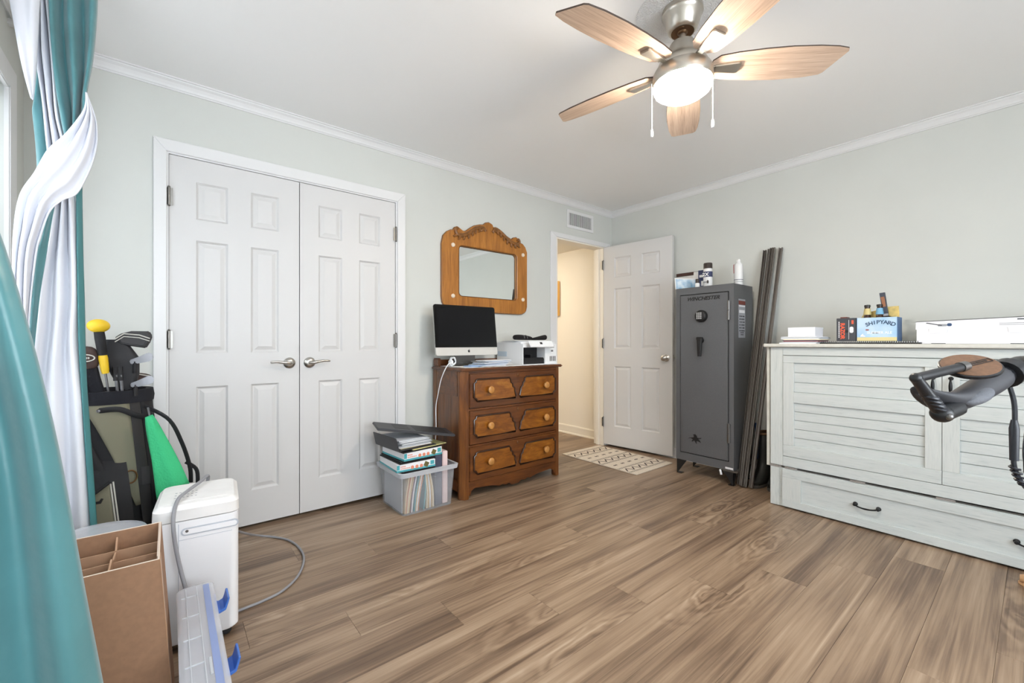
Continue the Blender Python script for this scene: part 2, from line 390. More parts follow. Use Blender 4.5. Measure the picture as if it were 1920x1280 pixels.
# closet behind the double doors, and the hall behind the doorway
struct(MB().box(-.4, 1.7, 3.45, 3.5, 0, H).box(-.4, -.35, W + TH, 3.5, 0, H).box(1.65, 1.7, W + TH, 3.5, 0, H).box(-.4, 1.7, W + TH, 3.5, H, H + .05).build('wall_closet_inside', 'closet_unlit'))
struct(MB().box(HX, HX + .1, W + TH, HY + .1, 0, HZ + .1).box(1.9, HX, HY, HY + .1, 0, HZ + .1).box(1.8, 1.9, W + TH, HY + .1, 0, HZ + .1).box(1.9, HX, W + TH, W + TH + .006, DH, HZ).box(1.9, DR0, W + TH, W + TH + .006, 0, DH).build('wall_hall', 'hall_paint'))
struct(MB().box(1.8, HX + .1, W + TH, HY + .1, HZ, HZ + .1).build('ceiling_hall', 'hall_paint'))

# floor: sub-floor slab with every plank as a piece of its own
floor = struct(MB().box(X0 - TH, HX + .1, YB - TH, HY + .1, -.06, -.006).build('floor', 'subfloor'))
PW, PL = 0.182, 1.25
plank_cache = {}
def plank(xa, xb, ya, yb):
    lx, ly = round(xb - xa, 3), round(yb - ya, 3)
    if lx < .03 or ly < .02: return
    key = (lx, ly)
    if key not in plank_cache:
        g = .0003; c = .0006; mb = MB(); hx, hy = lx / 2 - g, ly / 2 - g
        mb.add([(sx * hx, sy * hy, -.006) for sx, sy in ((-1, -1), (1, -1), (1, 1), (-1, 1))] + [(sx * hx, sy * hy, -c) for sx, sy in ((-1, -1), (1, -1), (1, 1), (-1, 1))] + [(sx * (hx - c), sy * (hy - c), 0) for sx, sy in ((-1, -1), (1, -1), (1, 1), (-1, 1))],
               [(8, 9, 10, 11)] + [(i, (i + 1) % 4, 4 + (i + 1) % 4, 4 + i) for i in range(4)] + [(4 + i, 4 + (i + 1) % 4, 8 + (i + 1) % 4, 8 + i) for i in range(4)])
        me = mb.mesh('plank'); me.materials.append(MATS['plank_vinyl']); plank_cache[key] = me
    o = bpy.data.objects.new('plank', plank_cache[key]); C.objects.link(o); o.parent = floor; o.location = ((xa + xb) / 2, (ya + yb) / 2, 0)
for k in range(-14, 26):
    y0 = .637 + PW * k; y1 = y0 + PW
    if y0 < W: spans = [(X0, L)]
    else: spans = [(1.9, HX)]
    ya, yb = max(y0, YB), min(y1, HY)
    if yb <= ya: continue
    if y0 >= W and y0 < 3.45: spans.append((-.35, 1.65))
    for xa, xb in spans:
        e = (2.17 - .325 * k) % PL - PL
        while e < xb:
            a, b = max(e, xa), min(e + PL, xb)
            if b > a: plank(a, b, ya, yb)
            e += PL

# crown moulding, baseboards, casings
def crown(s):  # profile as (distance from wall, z)
    return [(0, H), (0, H - .054), (.007, H - .054), (.010, H - .048), (.014, H - .046), (.018, H - .036), (.026, H - .022), (.036, H - .013), (.038, H - .008), (.046, H - .006), (.046, H)]
struct(MB().prism([(W - d, z) for d, z in crown(0)], 'x', X0, L).build('trim_1', 'trim_white'))
struct(MB().prism([(L - d, z) for d, z in crown(0)], 'y', YB, W).build('trim_2', 'trim_white'))
struct(MB().prism([(X0 + d, z) for d, z in crown(0)], 'y', YB, W).build('trim_3', 'trim_white'))
struct(MB().prism([(YB + d, z) for d, z in crown(0)], 'x', X0, L).build('trim_4', 'trim_white'))
def base(axis, wall, sgn, a, b, name, m='trim_white', hb=.09):
    pr = [(wall, 0), (wall, hb), (wall + sgn * .008, hb), (wall + sgn * .013, hb - .012), (wall + sgn * .013, .018), (wall + sgn * .02, .014), (wall + sgn * .022, 0)]
    struct(MB().prism(pr, axis, a, b).build(name, m))
# prism axis 'x' takes (y,z); axis 'y' takes (x,z)
base('x', W, -1, X0, -.06, 'baseboard_closet_left'); base('x', W, -1, 1.312, 2.76, 'baseboard_closet_right')
base('y', L, -1, YB, W, 'baseboard_right'); base('y', X0, 1, YB, W, 'baseboard_window')
base('x', YB, 1, X0, L, 'baseboard_back'); base('y', HX, -1, W + TH, HY, 'baseboard_hall', 'hall_trim', .1)
def casing(name, o0, o1, ztop, i0, i1, iz, y=W, t=.016):
    mb = MB()
    mb.prism([(o0, 0), (i0, 0), (i0, iz), (o0, ztop)], 'y', y - t, y); mb.prism([(i1, 0), (o1, 0), (o1, ztop), (i1, iz)], 'y', y - t, y)
    mb.prism([(o0, ztop), (i0, iz), (i1, iz), (o1, ztop)], 'y', y - t, y)
    return struct(mb.build(name, 'trim_white', bevel=.003, seg=1))
casing('trim_5', -.062, 1.313, 2.123, CL0 + .004, CL1 - .004, DH - .003)
casing('trim_6', 2.752, 3.617, 2.103, DR0 - .004, DR1 + .004, DH - .003)
# jambs
struct(MB().box(CL0, CL0 + .012, W - .004, W + TH, 0, DH).box(CL1 - .012, CL1, W - .004, W + TH, 0, DH).box(CL0 + .012, CL1 - .012, W - .004, W + TH, DH - .010, DH).build('trim_7', 'trim_white'))
struct(MB().box(DR0, DR0 + .018, W - .004, W + TH, 0, DH).box(DR1 - .018, DR1, W - .004, W + TH, 0, DH).box(DR0 + .018, DR1 - .018, W - .004, W + TH, DH - .016, DH).box(DR1 - .03, DR1 - .018, W + .05, W + .085, 0, DH - .016).build('trim_8', 'hall_trim'))

# windows
def window(name, axis, wall, sgn, u0, u1, z0, z1):
    o = thing_struct(name)
    def bx(mb, a, b, d0, d1, c, d):
        lo, hi = sorted((wall + sgn * d0, wall + sgn * d1))
        return mb.box(lo, hi, a, b, c, d) if axis == 'x' else mb.box(a, b, lo, hi, c, d)
    cw = .09
    mb = MB(); bx(mb, u0 - cw, u0 + .006, 0, .018, z0 - .02, z1 + cw); bx(mb, u1 - .006, u1 + cw, 0, .018, z0 - .02, z1 + cw); bx(mb, u0 - .005, u1 + .005, 0, .018, z1 - .006, z1 + cw)
    mb.build('window_casing', 'trim_white', o, bevel=.004)
    bx(MB(), u0 - cw - .02, u1 + cw + .02, -.10, .05, z0 - .03, z0).build('window_sill', 'trim_white', o, bevel=.004)
    zm = (z0 + z1) / 2
    for a, b, d in ((z0, zm + .02, -.06), (zm - .02, z1, -.09)):
        mb = MB(); f = .04
        bx(mb, u0, u0 + f, d, d - .03, a, b); bx(mb, u1 - f, u1, d, d - .03, a, b); bx(mb, u0 + f, u1 - f, d, d - .03, a, a + f); bx(mb, u0 + f, u1 - f, d, d - .03, b - f, b)
        sash = mb.build('sash', 'trim_white', o, bevel=.003)
        bx(MB(), u0 + f, u1 - f, d - .013, d - .017, a + f, b - f).build('pane', 'glass_pane', sash)
def thing_struct(name):
    o = bpy.data.objects.new(name, None); C.objects.link(o); o['kind'] = 'structure'; return o
window('window_1', 'x', X0, 1, *WIN1)
window('added_window', 'y', YB, 1, *ADDED_WIN)
rs = thing('added_roller_shade', 'unseen white roller shade added to dim the left window', 'window shade', (X0 - .03, 1.75, WIN1[3]))  # unseen shade, added to cut the daylight from the left window
MB().box(X0 - .031, X0 - .029, WIN1[0] + .012, WIN1[1] - .012, WIN1[2] + .01, WIN1[3] - .03).build('shade_fabric', 'added_roller_shade', rs)
MB().tube([(X0 - .03, WIN1[0] + .01, WIN1[3] - .02), (X0 - .03, WIN1[1] - .01, WIN1[3] - .02)], .017, 12).build('roller', 'trim_white', rs, smooth=True)
MB().box(X0 - .036, X0 - .024, WIN1[0] + .012, WIN1[1] - .012, WIN1[2] + .002, WIN1[2] + .02).build('bottom_bar', 'trim_white', rs)

# ------------------------------------------------------------------ six-panel doors
PANELZ = [(1.73, 1.932), (1.01, 1.618), (.216, .828)]
def six_panel(name, w, xf, cols, z0=.019, z1=2.051, t=.035, both=False):
    """door in local x 0..w, front face at local y = 0 looking towards -y"""
    o = thing_struct(name)
    def f(u, z, d): return xf @ Vector((u, d, z))
    dpt = .010
    us = [0, cols[0][0], cols[0][1], cols[1][0], cols[1][1], w]
    mb = MB(xf)
    mb.box(us[0], us[1], 0, t, z0, z1); mb.box(us[2], us[3], 0, t, z0, z1); mb.box(us[4], us[5], 0, t, z0, z1)
    zz = [z0] + [v for p in reversed(PANELZ) for v in p] + [z1]
    for (a, b) in cols:
        for i in range(0, len(zz), 2): mb.box(a, b, 0, t, zz[i], zz[i + 1])
        for i in range(1, len(zz) - 1, 2): mb.box(a, b, t * .5, t, zz[i], zz[i + 1])
    slab = mb.build('slab', 'door_white', o)
    for (a, b) in cols:
        for (c, d) in PANELZ:
            e = [0, .010, .015, .036]
            q = MB().rects([(a, b, c, d, 0.0), (a + e[1], b - e[1], c + e[1], d - e[1], dpt), (a + e[2], b - e[2], c + e[2], d - e[2], dpt), (a + e[3], b - e[3], c + e[3], d - e[3], .003)], f)
            q.build('panel', 'door_white', o)
    return o
def hinge(parent, x, y, z, m='hinge_metal', h=.045):
    MB().lathe([(.0055, -h), (.0055, h)], (x, y, z), 10).lathe([(.0035, h), (.007, h + .004), (.003, h + .009)], (x, y, z), 10).lathe([(.003, -h - .008), (.007, -h - .004), (.0035, -h)], (x, y, z), 10).box(x - .016, x + .016, y + .004, y + .006, z - h, z + h).build('hinge', m, parent, smooth=True)
def lever(parent, x, z, s):
    y = W + .002
    rot = Matrix.Translation((x, y, z)) @ Matrix.Rotation(math.radians(90), 4, 'X')
    lv = MB(rot).lathe([(.033, 0), (.033, .004), (.026, .012), (.014, .016)], n=28).build('lever_handle', 'nickel', parent, smooth=True)
    p = [(x, y - .012, z), (x, y - .046, z), (x + s * .02, y - .054, z + .003), (x + s * .05, y - .054, z + .008), (x + s * .08, y - .052, z + .011), (x + s * .108, y - .05, z + .008)]
    MB().tube(interp(p, 18), [.011] * 5 + [.010] * 4 + [.008] * 4 + [.0065] * 4 + [.005], 10).build('lever', 'nickel', lv, smooth=True)
DY = W + .004
colsA = ((.113, .257), (.367, .510))
d1 = six_panel('door_1', .6215, Matrix.Translation((.0015, DY, 0)), colsA)
colsB = ((.108, .252), (.362, .506))
d2 = six_panel('door_2', .6145, Matrix.Translation((.6275, DY, 0)), colsB)
for z in (1.83, 1.083, .30): hinge(d1, .001, W - .008, z); hinge(d2, 1.2445, W - .008, z)
lever(d1, .568, .944, -1); lever(d2, .682, .944, 1)
# open door: hinged at the right jamb, swung against the right wall
hx, hy, ex, ey = 3.515, 2.838, 3.600, 2.112
ang = math.atan2(ey - hy, ex - hx)
xf3 = Matrix.Translation((hx, hy, 0)) @ Matrix.Rotation(ang, 4, 'Z')
# local x runs hinge -> free edge; the seen face looks towards -x of the room, i.e. local -y
wd = math.hypot(ex - hx, ey - hy)
d3 = six_panel('door_3', wd, xf3, ((.125, .31), (.425, .61)), z0=.022, z1=2.054)
for z in (1.87, 1.06, .25): 
    p = xf3 @ Vector((.0, -.006, z)); hinge(d3, p.x, p.y, p.z)
kx = Matrix.Translation(xf3 @ Vector((wd - .06, 0, .925))) @ Matrix.Rotation(ang, 4, 'Z') @ Matrix.Rotation(math.radians(90), 4, 'X')
kn = MB(kx).lathe([(.033, 0), (.033, .004), (.02, .010), (.012, .016), (.011, .03)], n=24).build('door_knob', 'nickel', d3, smooth=True)
MB(kx).lathe([(.011, .03), (.022, .036), (.028, .046), (.027, .056), (.018, .063), (.004, .065)], n=24).build('knob_ball', 'nickel', kn, smooth=True)
MB(xf3).box(wd, wd + .0015, .008, .027, .895, .955).box(wd, wd + .012, .012, .023, .915, .935).build('latch_plate', 'nickel', d3)

# ------------------------------------------------------------------ ceiling: textured patch, fan
FC = (1.648, 0.922)
p = MB().lathe([(.178, 0), (.178, -.003), (.0, -.0035)], (FC[0] + .01, FC[1] + .015, H), 48).build('trim_9', 'popcorn'); struct(p)
fan = thing('ceiling_fan', 'brushed nickel ceiling fan with five wood blades and a lit bowl', 'ceiling fan', (FC[0], FC[1], H))
c = (FC[0], FC[1], 0)
MB().lathe([(.079, H - .004), (.080, H - .022), (.076, H - .026), (.073, H - .036), (.058, H - .084), (.049, H - .095), (.045, H - .096), (.030, H - .086), (.028, H - .07)], c, 40).build('canopy', 'brushed_nickel', fan, smooth=True)
MB().lathe([(.045, H - .0965), (.034, H - .095), (.030, H - .086), (.026, H - .075)], c, 32).ball((FC[0], FC[1], H - .085), .024).build('canopy_ring', 'nickel_dark', fan, smooth=True)
MB().lathe([(.0135, H - .08), (.0135, 2.29)], c, 16).build('down_rod', 'brushed_nickel', fan, smooth=True)
MB().lathe([(.02, 2.301), (.046, 2.298), (.052, 2.288), (.055, 2.258), (.066, 2.235), (.094, 2.216), (.101, 2.200), (.101, 2.190), (.096, 2.188)], c, 48).build('motor_housing', 'brushed_nickel', fan, smooth=True)
lk = MB().lathe([(.098, 2.188), (.110, 2.186), (.117, 2.172), (.118, 2.137), (.114, 2.130)], c, 48).build('light_kit', 'brushed_nickel', fan, smooth=True)
MB().lathe([(.114, 2.132), (.115, 2.122), (.108, 2.104), (.088, 2.089), (.058, 2.080), (.0, 2.076)], c, 48).build('light_bowl', 'bowl_glass', fan, smooth=True, label='glowing white glass bowl')
outl = [(.112, .03), (.135, .056), (.20, .068), (.30, .077), (.40, .080), (.50, .075), (.565, .064), (.578, .054), (.618, -.045), (.612, -.058), (.57, -.068), (.50, -.075), (.40, -.078), (.30, -.074), (.20, -.064), (.135, -.052), (.112, -.03)]
blade_me = None
for k in range(5):
    a = math.radians(28.5 + 72 * k)
    rx = Matrix.Rotation(a, 4, 'Z') @ Matrix.Translation((0, 0, 2.198 - H)) @ Matrix.Rotation(math.radians(-12), 4, 'X')
    if k == 0:
        blade_me = MB().prism(outl, 'z', -.003, .003).mesh('blade'); blade_me.materials.append(MATS['blade_wood']); blade_me.materials.append(MATS['blade_edge'])
        for pl in blade_me.polygons:
            if abs(pl.normal.z) < .5: pl.material_index = 1
        # blade iron: broad tapered plate under the blade with a neck into the motor
        iron_me = MB().prism([(.125, -.016), (.215, -.026), (.225, -.022), (.225, .022), (.215, .026), (.125, .016)], 'z', -.014, -.004).box(.088, .135, -.012, .012, -.012, -.003).mesh('blade_iron', bevel=.002); iron_me.materials.append(MATS['brushed_nickel'])
    b = bpy.data.objects.new('blade', blade_me); C.objects.link(b); b.parent = fan; b.matrix_basis = rx
    i = bpy.data.objects.new('blade_iron', iron_me); C.objects.link(i); i.parent = b
for dx, dy, zb, nm in ((-.082, .090, 1.945, 0), (.094, -.080, 1.975, 1)):
    ch = MB().tube([(FC[0] + dx, FC[1] + dy, 2.145), (FC[0] + dx, FC[1] + dy, zb)], .0016, 6).build('pull_chain', 'chain', fan)
    MB().lathe([(.002, .012), (.005, .006), (.0065, -.012), (.005, -.022), (.001, -.024)], (FC[0] + dx, FC[1] + dy, zb), 10).build('pull_knob', 'white_plastic', ch, smooth=True)

# ------------------------------------------------------------------ air vent over the doorway
vt = thing('air_vent', 'white louvred air return grille high above the doorway', 'vent', (3.165, W, 2.175))
v0, v1, vz0, vz1 = 2.972, 3.358, 2.177, 2.35
mb = MB().box(v0, v1, W - .008, W, vz0, vz0 + .028).box(v0, v1, W - .008, W, vz1 - .028, vz1).box(v0, v0 + .032, W - .008, W, vz0 + .028, vz1 - .028).box(v1 - .032, v1, W - .008, W, vz0 + .028, vz1 - .028)
mb.build('vent_frame', 'trim_white', vt, bevel=.002, seg=1)
MB().box(v0 + .03, v1 - .03, W - .002, W - .0005, vz0 + .026, vz1 - .026).build('vent_backing', 'black_gap', vt)
sl = None
for k in range(19):
    x = v0 + .042 + k * (v1 - v0 - .084) / 18
    if sl is None:
        sl = MB(Matrix.Translation((x, W - .005, 0)) @ Matrix.Rotation(math.radians(-12), 4, 'Z')).box(-.0028, .0028, -.003, .003, vz0 + .028, vz1 - .028).build('slat', 'trim_white', vt); x00 = x
    else: dup(sl, (x - x00, 0, 0), vt)

# ------------------------------------------------------------------ hall picture and lamp
pic = thing('wall_picture', 'gilt framed picture hanging in the cream hallway', 'picture', (HX, 3.80, 1.39))
mb = MB()
for a, b, c0, d0 in ((3.62, 3.655, 1.39, 1.81), (3.945, 3.98, 1.39, 1.81), (3.655, 3.945, 1.39, 1.425), (3.655, 3.945, 1.775, 1.81)): mb.box(HX - .03, HX - .001, a, b, c0, d0)
mb.build('picture_frame', 'gold_frame', pic, bevel=.006)
MB().box(HX - .012, HX - .002, 3.65, 3.95, 1.42, 1.78).build('picture_art', 'art_paper', pic)
hl = thing('hall_ceiling_lamp', 'round flush lamp on the hallway ceiling', 'lamp', (2.75, 4.0, HZ))
MB().lathe([(.15, 0), (.15, -.02), (.14, -.025)], (2.75, 4.0, HZ), 32).build('lamp_base', 'brushed_nickel', hl, smooth=True)
MB().lathe([(.14, -.02), (.135, -.045), (.10, -.07), (.0, -.08)], (2.75, 4.0, HZ), 32).build('lamp_shade', 'hall_lamp', hl, smooth=True)

# ------------------------------------------------------------------ rug
rug = thing('rug', 'cream woven rug with rows of dark zigzags by the open door', 'rug', (3.2, 2.44, 0))
rx0, rx1, ry0, ry1 = 2.925, 3.465, 2.03, 2.862
xr = MB(); n = 24
xr.box(rx0, rx1, ry0, ry1, .001, .007); xr.build('rug_body', 'rug_cream', rug, bevel=.002)
mb = MB(); mb2 = MB(); mb3 = MB()
def zig(y, amp, nz, w=.008):
    pts = [(rx0 + .02 + (rx1 - rx0 - .04) * i / nz, y + (amp if i % 2 else -amp)) for i in range(nz + 1)]
    for (xa, ya), (xb, yb) in zip(pts, pts[1:]):
        mb.prism([(xa, ya - w), (xb, yb - w), (xb, yb + w), (xa, ya + w)], 'z', .006, .0078)
def dash(y, nd, w=.0035, fill=.6):
    for i in range(nd):
        xa = rx0 + .008 + (rx1 - rx0 - .016) * i / nd
        mb2.box(xa, xa + (rx1 - rx0) / nd * fill, y - w, y + w, .006, .0078)
for yc in (2.735, 2.445, 2.155):
    zig(yc, .027, 11); dash(yc + .052, 26); dash(yc - .052, 26); dash(yc + .066, 26, .002); dash(yc - .066, 26, .002)
for yc in (2.59, 2.30):
    for i in range(5):
        xa = rx0 + .06 + i * .1
        mb3.box(xa, xa + .045, yc - .004, yc + .004, .006, .0078); mb3.box(xa + .008, xa + .014, yc - .012, yc + .012, .006, .0078); mb3.box(xa + .03, xa + .036, yc - .012, yc + .012, .006, .0078)
mb.build('zigzag_pattern', 'rug_dark', rug); mb2.build('dash_pattern', 'rug_dark', rug); mb3.build('motif_pattern', 'rug_dark', rug)

# ------------------------------------------------------------------ dresser
dr = thing('dresser', 'antique dark walnut chest of three carved drawers with round knobs', 'dresser', (2.0, 2.63, 0))
DX0, DX1, DF, DB, DT = 1.527, 2.474, 2.432, 2.825, .893
mb = MB()
post = [(DX0, DF + .028), (DX0 + .028, DF), (DX0 + .062, DF), (DX0 + .062, DF + .05), (DX0, DF + .05)]
mb.prism(post, 'z', .0, .872); mb.prism([(2 * 2.0005 - a, b) for a, b in post], 'z', .0, .872)
mb.box(DX0, DX0 + .045, DB - .05, DB, 0, .872); mb.box(DX1 - .045, DX1, DB - .05, DB, 0, .872)
mb.build('corner_posts', 'walnut_v', dr, bevel=.004)
for sx, nm in ((DX0, 0), (DX1 - .02, 1)):
    fr = [MB().box(sx, sx + .02, DF + .05, DB - .05, za, zb).build('side_rail', 'walnut', dr, bevel=.003) for za, zb in ((.70, .872), (.05, .13))]
    q = sx + .008 if nm == 0 else sx
    w3 = (DB - DF - .10) / 3
    for k in range(3): MB().box(q, q + .012, DF + .05 + k * w3 + .0005, DF + .05 + (k + 1) * w3 - .0005, .13, .70).build('side_board', 'walnut_v', dr, bevel=.001, seg=1)
MB().box(DX0 + .02, DX1 - .02, DB - .012, DB, .05, .872).box(DX0 + .06, DX1 - .06, DF + .02, DB - .02, .60, .615).box(DX0 + .06, DX1 - .06, DF + .02, DB - .02, .352, .366).box(DX0 + .06, DX1 - .06, DF + .003, DF + .05, .852, .872).box(DX0 + .06, DX1 - .06, DF + .003, DF + .05, .600, .613).box(DX0 + .06, DX1 - .06, DF + .003, DF + .05, .352, .364).box(DX0 + .06, DX1 - .06, DF + .003, DF + .05, .108, .116).build('carcass', 'walnut', dr)
top = MB().prism(rrect(DX0 - .012, DX1 + .012, DF - .014, DB + .01, .02, 4), 'z', .872, DT).build('top', 'walnut', dr, bevel=.007, seg=3)
# scalloped apron
ap = [(DX0 + .05, .112), (DX1 - .05, .112), (DX1 - .055, .02), (DX1 - .075, .022), (DX1 - .085, .05), (DX1 - .11, .066), (2.22, .055), (2.17, .044), (2.15, .036), (2.12, .044), (2.09, .034), (2.06, .040), (2.03, .022), (1.97, .022), (1.94, .040), (1.91, .034), (1.88, .044), (1.85, .036), (1.83, .044), (1.78, .055), (DX0 + .11, .066), (DX0 + .085, .05), (DX0 + .075, .022), (DX0 + .055, .02)]
MB().prism(ap, 'y', DF + .004, DF + .024).build('apron', 'walnut', dr, bevel=.003, seg=1)
MB().prism([(DX0 + .002, .905 - .012), (DX0 + .022, .905 - .012), (DX0 + .022, .95), (DX0 + .012, .958), (DX0 + .002, .95)], 'y', DB - .085, DB).build('back_rail', 'walnut', dr, bevel=.006)
MB().box(DX0 + .022, DX1 - .002, DB - .016, DB, .893, .94).build('back_splash', 'walnut', dr, bevel=.005)
dx0, dx1, mid = DX0 + .063, DX1 - .055, 2.012
for (z0, z1) in ((.618, .850), (.369, .598), (.118, .350)):
    d = MB().box(dx0, dx1, DF - .004, DF + .03, z0, z1).build('drawer', 'walnut', dr, bevel=.005)
    MB().box(dx0 + .03, dx1 - .03, DF + .03, DB - .04, z0 + .02, z1 - .03).build('drawer_box', 'walnut', d)
    zc = (z0 + z1) / 2; a, b = z0 + .046, z1 - .036
    left = [(1.652, a), (1.652, a + .0), (1.640, a + .018), (1.640, a + .018), (1.624, a + .026), (1.624, b - .026), (1.640, b - .018), (1.640, b - .006), (1.652, b), (1.93, b), (1.944, b - .014), (1.946, b - .034), (1.962, b - .044), (1.965, b - .066), (1.982, b - .078), (1.984, b - .10), (1.995, a + .014), (1.988, a)]
    for s in (0, 1):
        pl = left if s == 0 else [(2 * mid - x, z) for x, z in left]
        cx = sum(q[0] for q in pl) / len(pl); cz = (a + b) / 2
        MB().prism(pl, 'y', DF - .008, DF - .002).build('drawer_panel', 'burl', d, bevel=.002, seg=1)
        MB().tube([(x, DF - .009, z) for x, z in pl], .0068, 8, closed=True).build('carved_moulding', 'walnut_dark', d, smooth=True)
        kx_ = 1.752 if s == 0 else 2.285
        km = Matrix.Translation((kx_, DF - .008, zc + .005)) @ Matrix.Rotation(math.radians(90), 4, 'X')
        MB(km).lathe([(.010, 0), (.010, .010), (.021, .013), (.0255, .022), (.0245, .030), (.017, .035), (.0, .036)], n=24).build('knob', 'knob_wood', d, smooth=True)
    km = Matrix.Translation((mid + .005, DF - .004, z1 - .020)) @ Matrix.Rotation(math.radians(90), 4, 'X')
    MB(km).lathe([(.011, 0), (.011, .003), (.008, .005), (.0, .005)], n=16).build('keyhole_plate', 'oak_dark', d, smooth=True)

# white lace runner with papers, computer and printer
cl = []
nx = 46
for j, y in enumerate((2.438, 2.50, 2.58, 2.66, 2.78)):
    row = []
    for i in range(nx + 1):
        x = 1.56 + (2.46 - 1.56) * i / nx
        yy = y - (abs(math.sin(i * 1.1)) * .012 if j == 0 else 0)
        row.append((x, yy, DT + .0022 + .0008 * math.sin(i * 1.7 + j)))
    cl.append(row)
o = MB().sheet(cl).build('table_runner', 'lace', None, solid=.0015); tag(o, 'white scalloped lace runner covering the walnut chest top', 'cloth')

tilt = math.atan2(.045, .365)
im = thing('desktop_computer', 'all-in-one desktop computer with black screen on the walnut chest', 'computer', (1.70, 2.68, DT + .004))
mx = Matrix.Translation((1.71, 2.625, .975)) @ Matrix.Rotation(math.radians(-1.5), 4, 'Z') @ Matrix.Rotation(-tilt, 4, 'X')
hw, hh = .262, .368
MB(mx).prism(rrect(-hw, hw, 0, hh, .014), 'y', .006, .016).build('casing', 'aluminium', im, bevel=.002)
MB(mx).loft([[(x, .016, z) for x, z in rrect(-hw + .01, hw - .01, .01, hh - .01, .014)], [(x, .030, z) for x, z in rrect(-.16, .16, .07, hh - .08, .03)], [(x, .036, z) for x, z in rrect(-.09, .09, .12, hh - .13, .03)]]).build('rear_shell', 'aluminium', im, smooth=True)
chin = MB(mx).prism([(-hw, .0585), (-hw, .012), (-hw + .004, .003), (-hw + .014, 0), (hw - .014, 0), (hw - .004, .003), (hw, .012), (hw, .0585)], 'y', .0, .007).build('chin', 'aluminium', im, bevel=.001, seg=1)
MB(mx).prism([(hw, .059), (hw, hh - .014), (hw - .004, hh - .004), (hw - .014, hh), (-hw + .014, hh), (-hw + .004, hh - .004), (-hw, hh - .014), (-hw, .059)], 'y', .0, .007).build('bezel', 'bezel_black', im)
MB(mx).box(-hw + .022, hw - .022, -.0006, .001, .078, hh - .024).build('screen', 'screen_black', im)
MB(mx @ Matrix.Translation((0, -.0005, hh - .012)) @ Matrix.Rotation(math.radians(90), 4, 'X')).lathe([(.0025, 0), (.002, .0008)], n=10).build('camera_dot', 'dark_plastic', im)
lg = [(0, .010), (.004, .0125), (.008, .012), (.0105, .009), (.0085, .006), (.0082, .002), (.0105, -.001), (.0085, -.0065), (.005, -.0095), (.0025, -.009), (0, -.0083), (-.0025, -.009), (-.005, -.0095), (-.0085, -.0055), (-.0105, 0), (-.0105, .006), (-.008, .0105), (-.004, .0125)]
MB(mx @ Matrix.Translation((0.006, 0, .029))).prism([(a * .85, b * .85) for a, b in lg], 'y', -.0008, .001).prism([(.000, .0115), (.0045, .0135), (.0055, .0185), (.001, .0165)], 'y', -.0008, .001).build('fruit_logo', 'logo_dark', chin)
MB().prism([(2.655, .90), (2.79, .90), (2.79, .905), (2.70, .912), (2.69, 1.10), (2.672, 1.10), (2.672, .912), (2.655, .905)], 'x', 1.625, 1.80).build('stand', 'steel', im, bevel=.002)  # aluminium stand coloured as darker steel for the shade under the screen

def papers(name, label, x0, x1, y0, y1, z, n, mats, rot=0, spread=.02):
    t = thing(name, label, 'papers', ((x0 + x1) / 2, (y0 + y1) / 2, z))
    zc = z
    for k in range(n):
        h = random.uniform(.0015, .004); r = Matrix.Translation(((x0 + x1) / 2 + random.uniform(-spread, spread), (y0 + y1) / 2 + random.uniform(-spread, spread) * .5, 0)) @ Matrix.Rotation(rot + random.uniform(-.25, .25), 4, 'Z')
        a, b = (x1 - x0) / 2 * random.uniform(.75, 1), (y1 - y0) / 2 * random.uniform(.75, 1)
        MB(r).box(-a, a, -b, b, zc, zc + h).build('sheet', random.choice(mats), t); zc += h + .0008
    return t
papers('paper_pile', 'loose letters and envelopes fanned out below the computer screen', 1.70, 1.98, 2.465, 2.60, DT + .0045, 12, ['paper', 'paper', 'paper_grey', 'paper_blue', 'paper'], .1, .04)
papers('blue_envelope', 'pale blue envelopes lying at the left end of the lace runner', 1.60, 1.78, 2.455, 2.56, DT + .0045, 2, ['paper_blue', 'paper'], .15, .01)
ad = thing('power_adapter', 'white charger with a coiled cable beside the computer', 'charger', (1.595, 2.66, DT + .004))
co = []
for i in range(70):
    a = i / 69 * math.pi * 9; co.append((1.595 + .018 * math.cos(a), 2.655 + .012 * math.sin(a * .9), .935 + .026 * math.sin(a) + .004 * math.sin(i)))
MB().box(1.575, 1.60, 2.65, 2.69, DT + .004, DT + .05).build('charger_block', 'white_plastic', ad, bevel=.006)
MB().tube(co, .0028, 6).build('coiled_cable', 'white_plastic', ad, smooth=True)
cb = interp([(1.585, 2.64, .915), (1.545, 2.62, .920), (1.512, 2.62, .88), (1.500, 2.66, .80), (1.500, 2.70, .70), (1.505, 2.74, .60), (1.506, 2.74, .45), (1.506, 2.76, .30), (1.49, 2.78, .12)], 50)
MB().tube(cb, .0035, 8).build('power_cable', 'white_plastic', ad, smooth=True, label='white cable hanging down beside the chest')

pr = thing('printer', 'white inkjet printer with open paper slot on the walnut chest', 'printer', (2.28, 2.64, DT + .004))
px0, px1, pf, pb, pz = 2.103, 2.462, 2.472, 2.80, DT + .004
mb = MB().box(px0, px1, pf + .10, pb, pz, 1.058).box(px0, px0 + .005, pf, pf + .10, pz, 1.058).box(px1 - .128, px1, pf, pf + .10, pz, 1.058).box(px0 + .005, px1 - .128, pf, pf + .10, 1.030, 1.058).box(px0 + .005, px1 - .128, pf, pf + .10, pz, pz + .004)
mb.build('printer_body', 'white_plastic', pr)
MB().box(px0 + .006, px1 - .13, pf + .094, pf + .099, pz + .005, 1.029).build('slot_back', 'dark_plastic', pr)
MB().box(px0 + .008, px1 - .135, pf + .01, pf + .095, pz + .045, pz + .052).box(px0 + .008, px1 - .135, pf + .004, pf + .012, pz + .004, pz + .045).box(px0 + .10, px0 + .13, pf + .03, pf + .09, pz + .052, pz + .075).build('paper_tray', 'dark_plastic', pr)
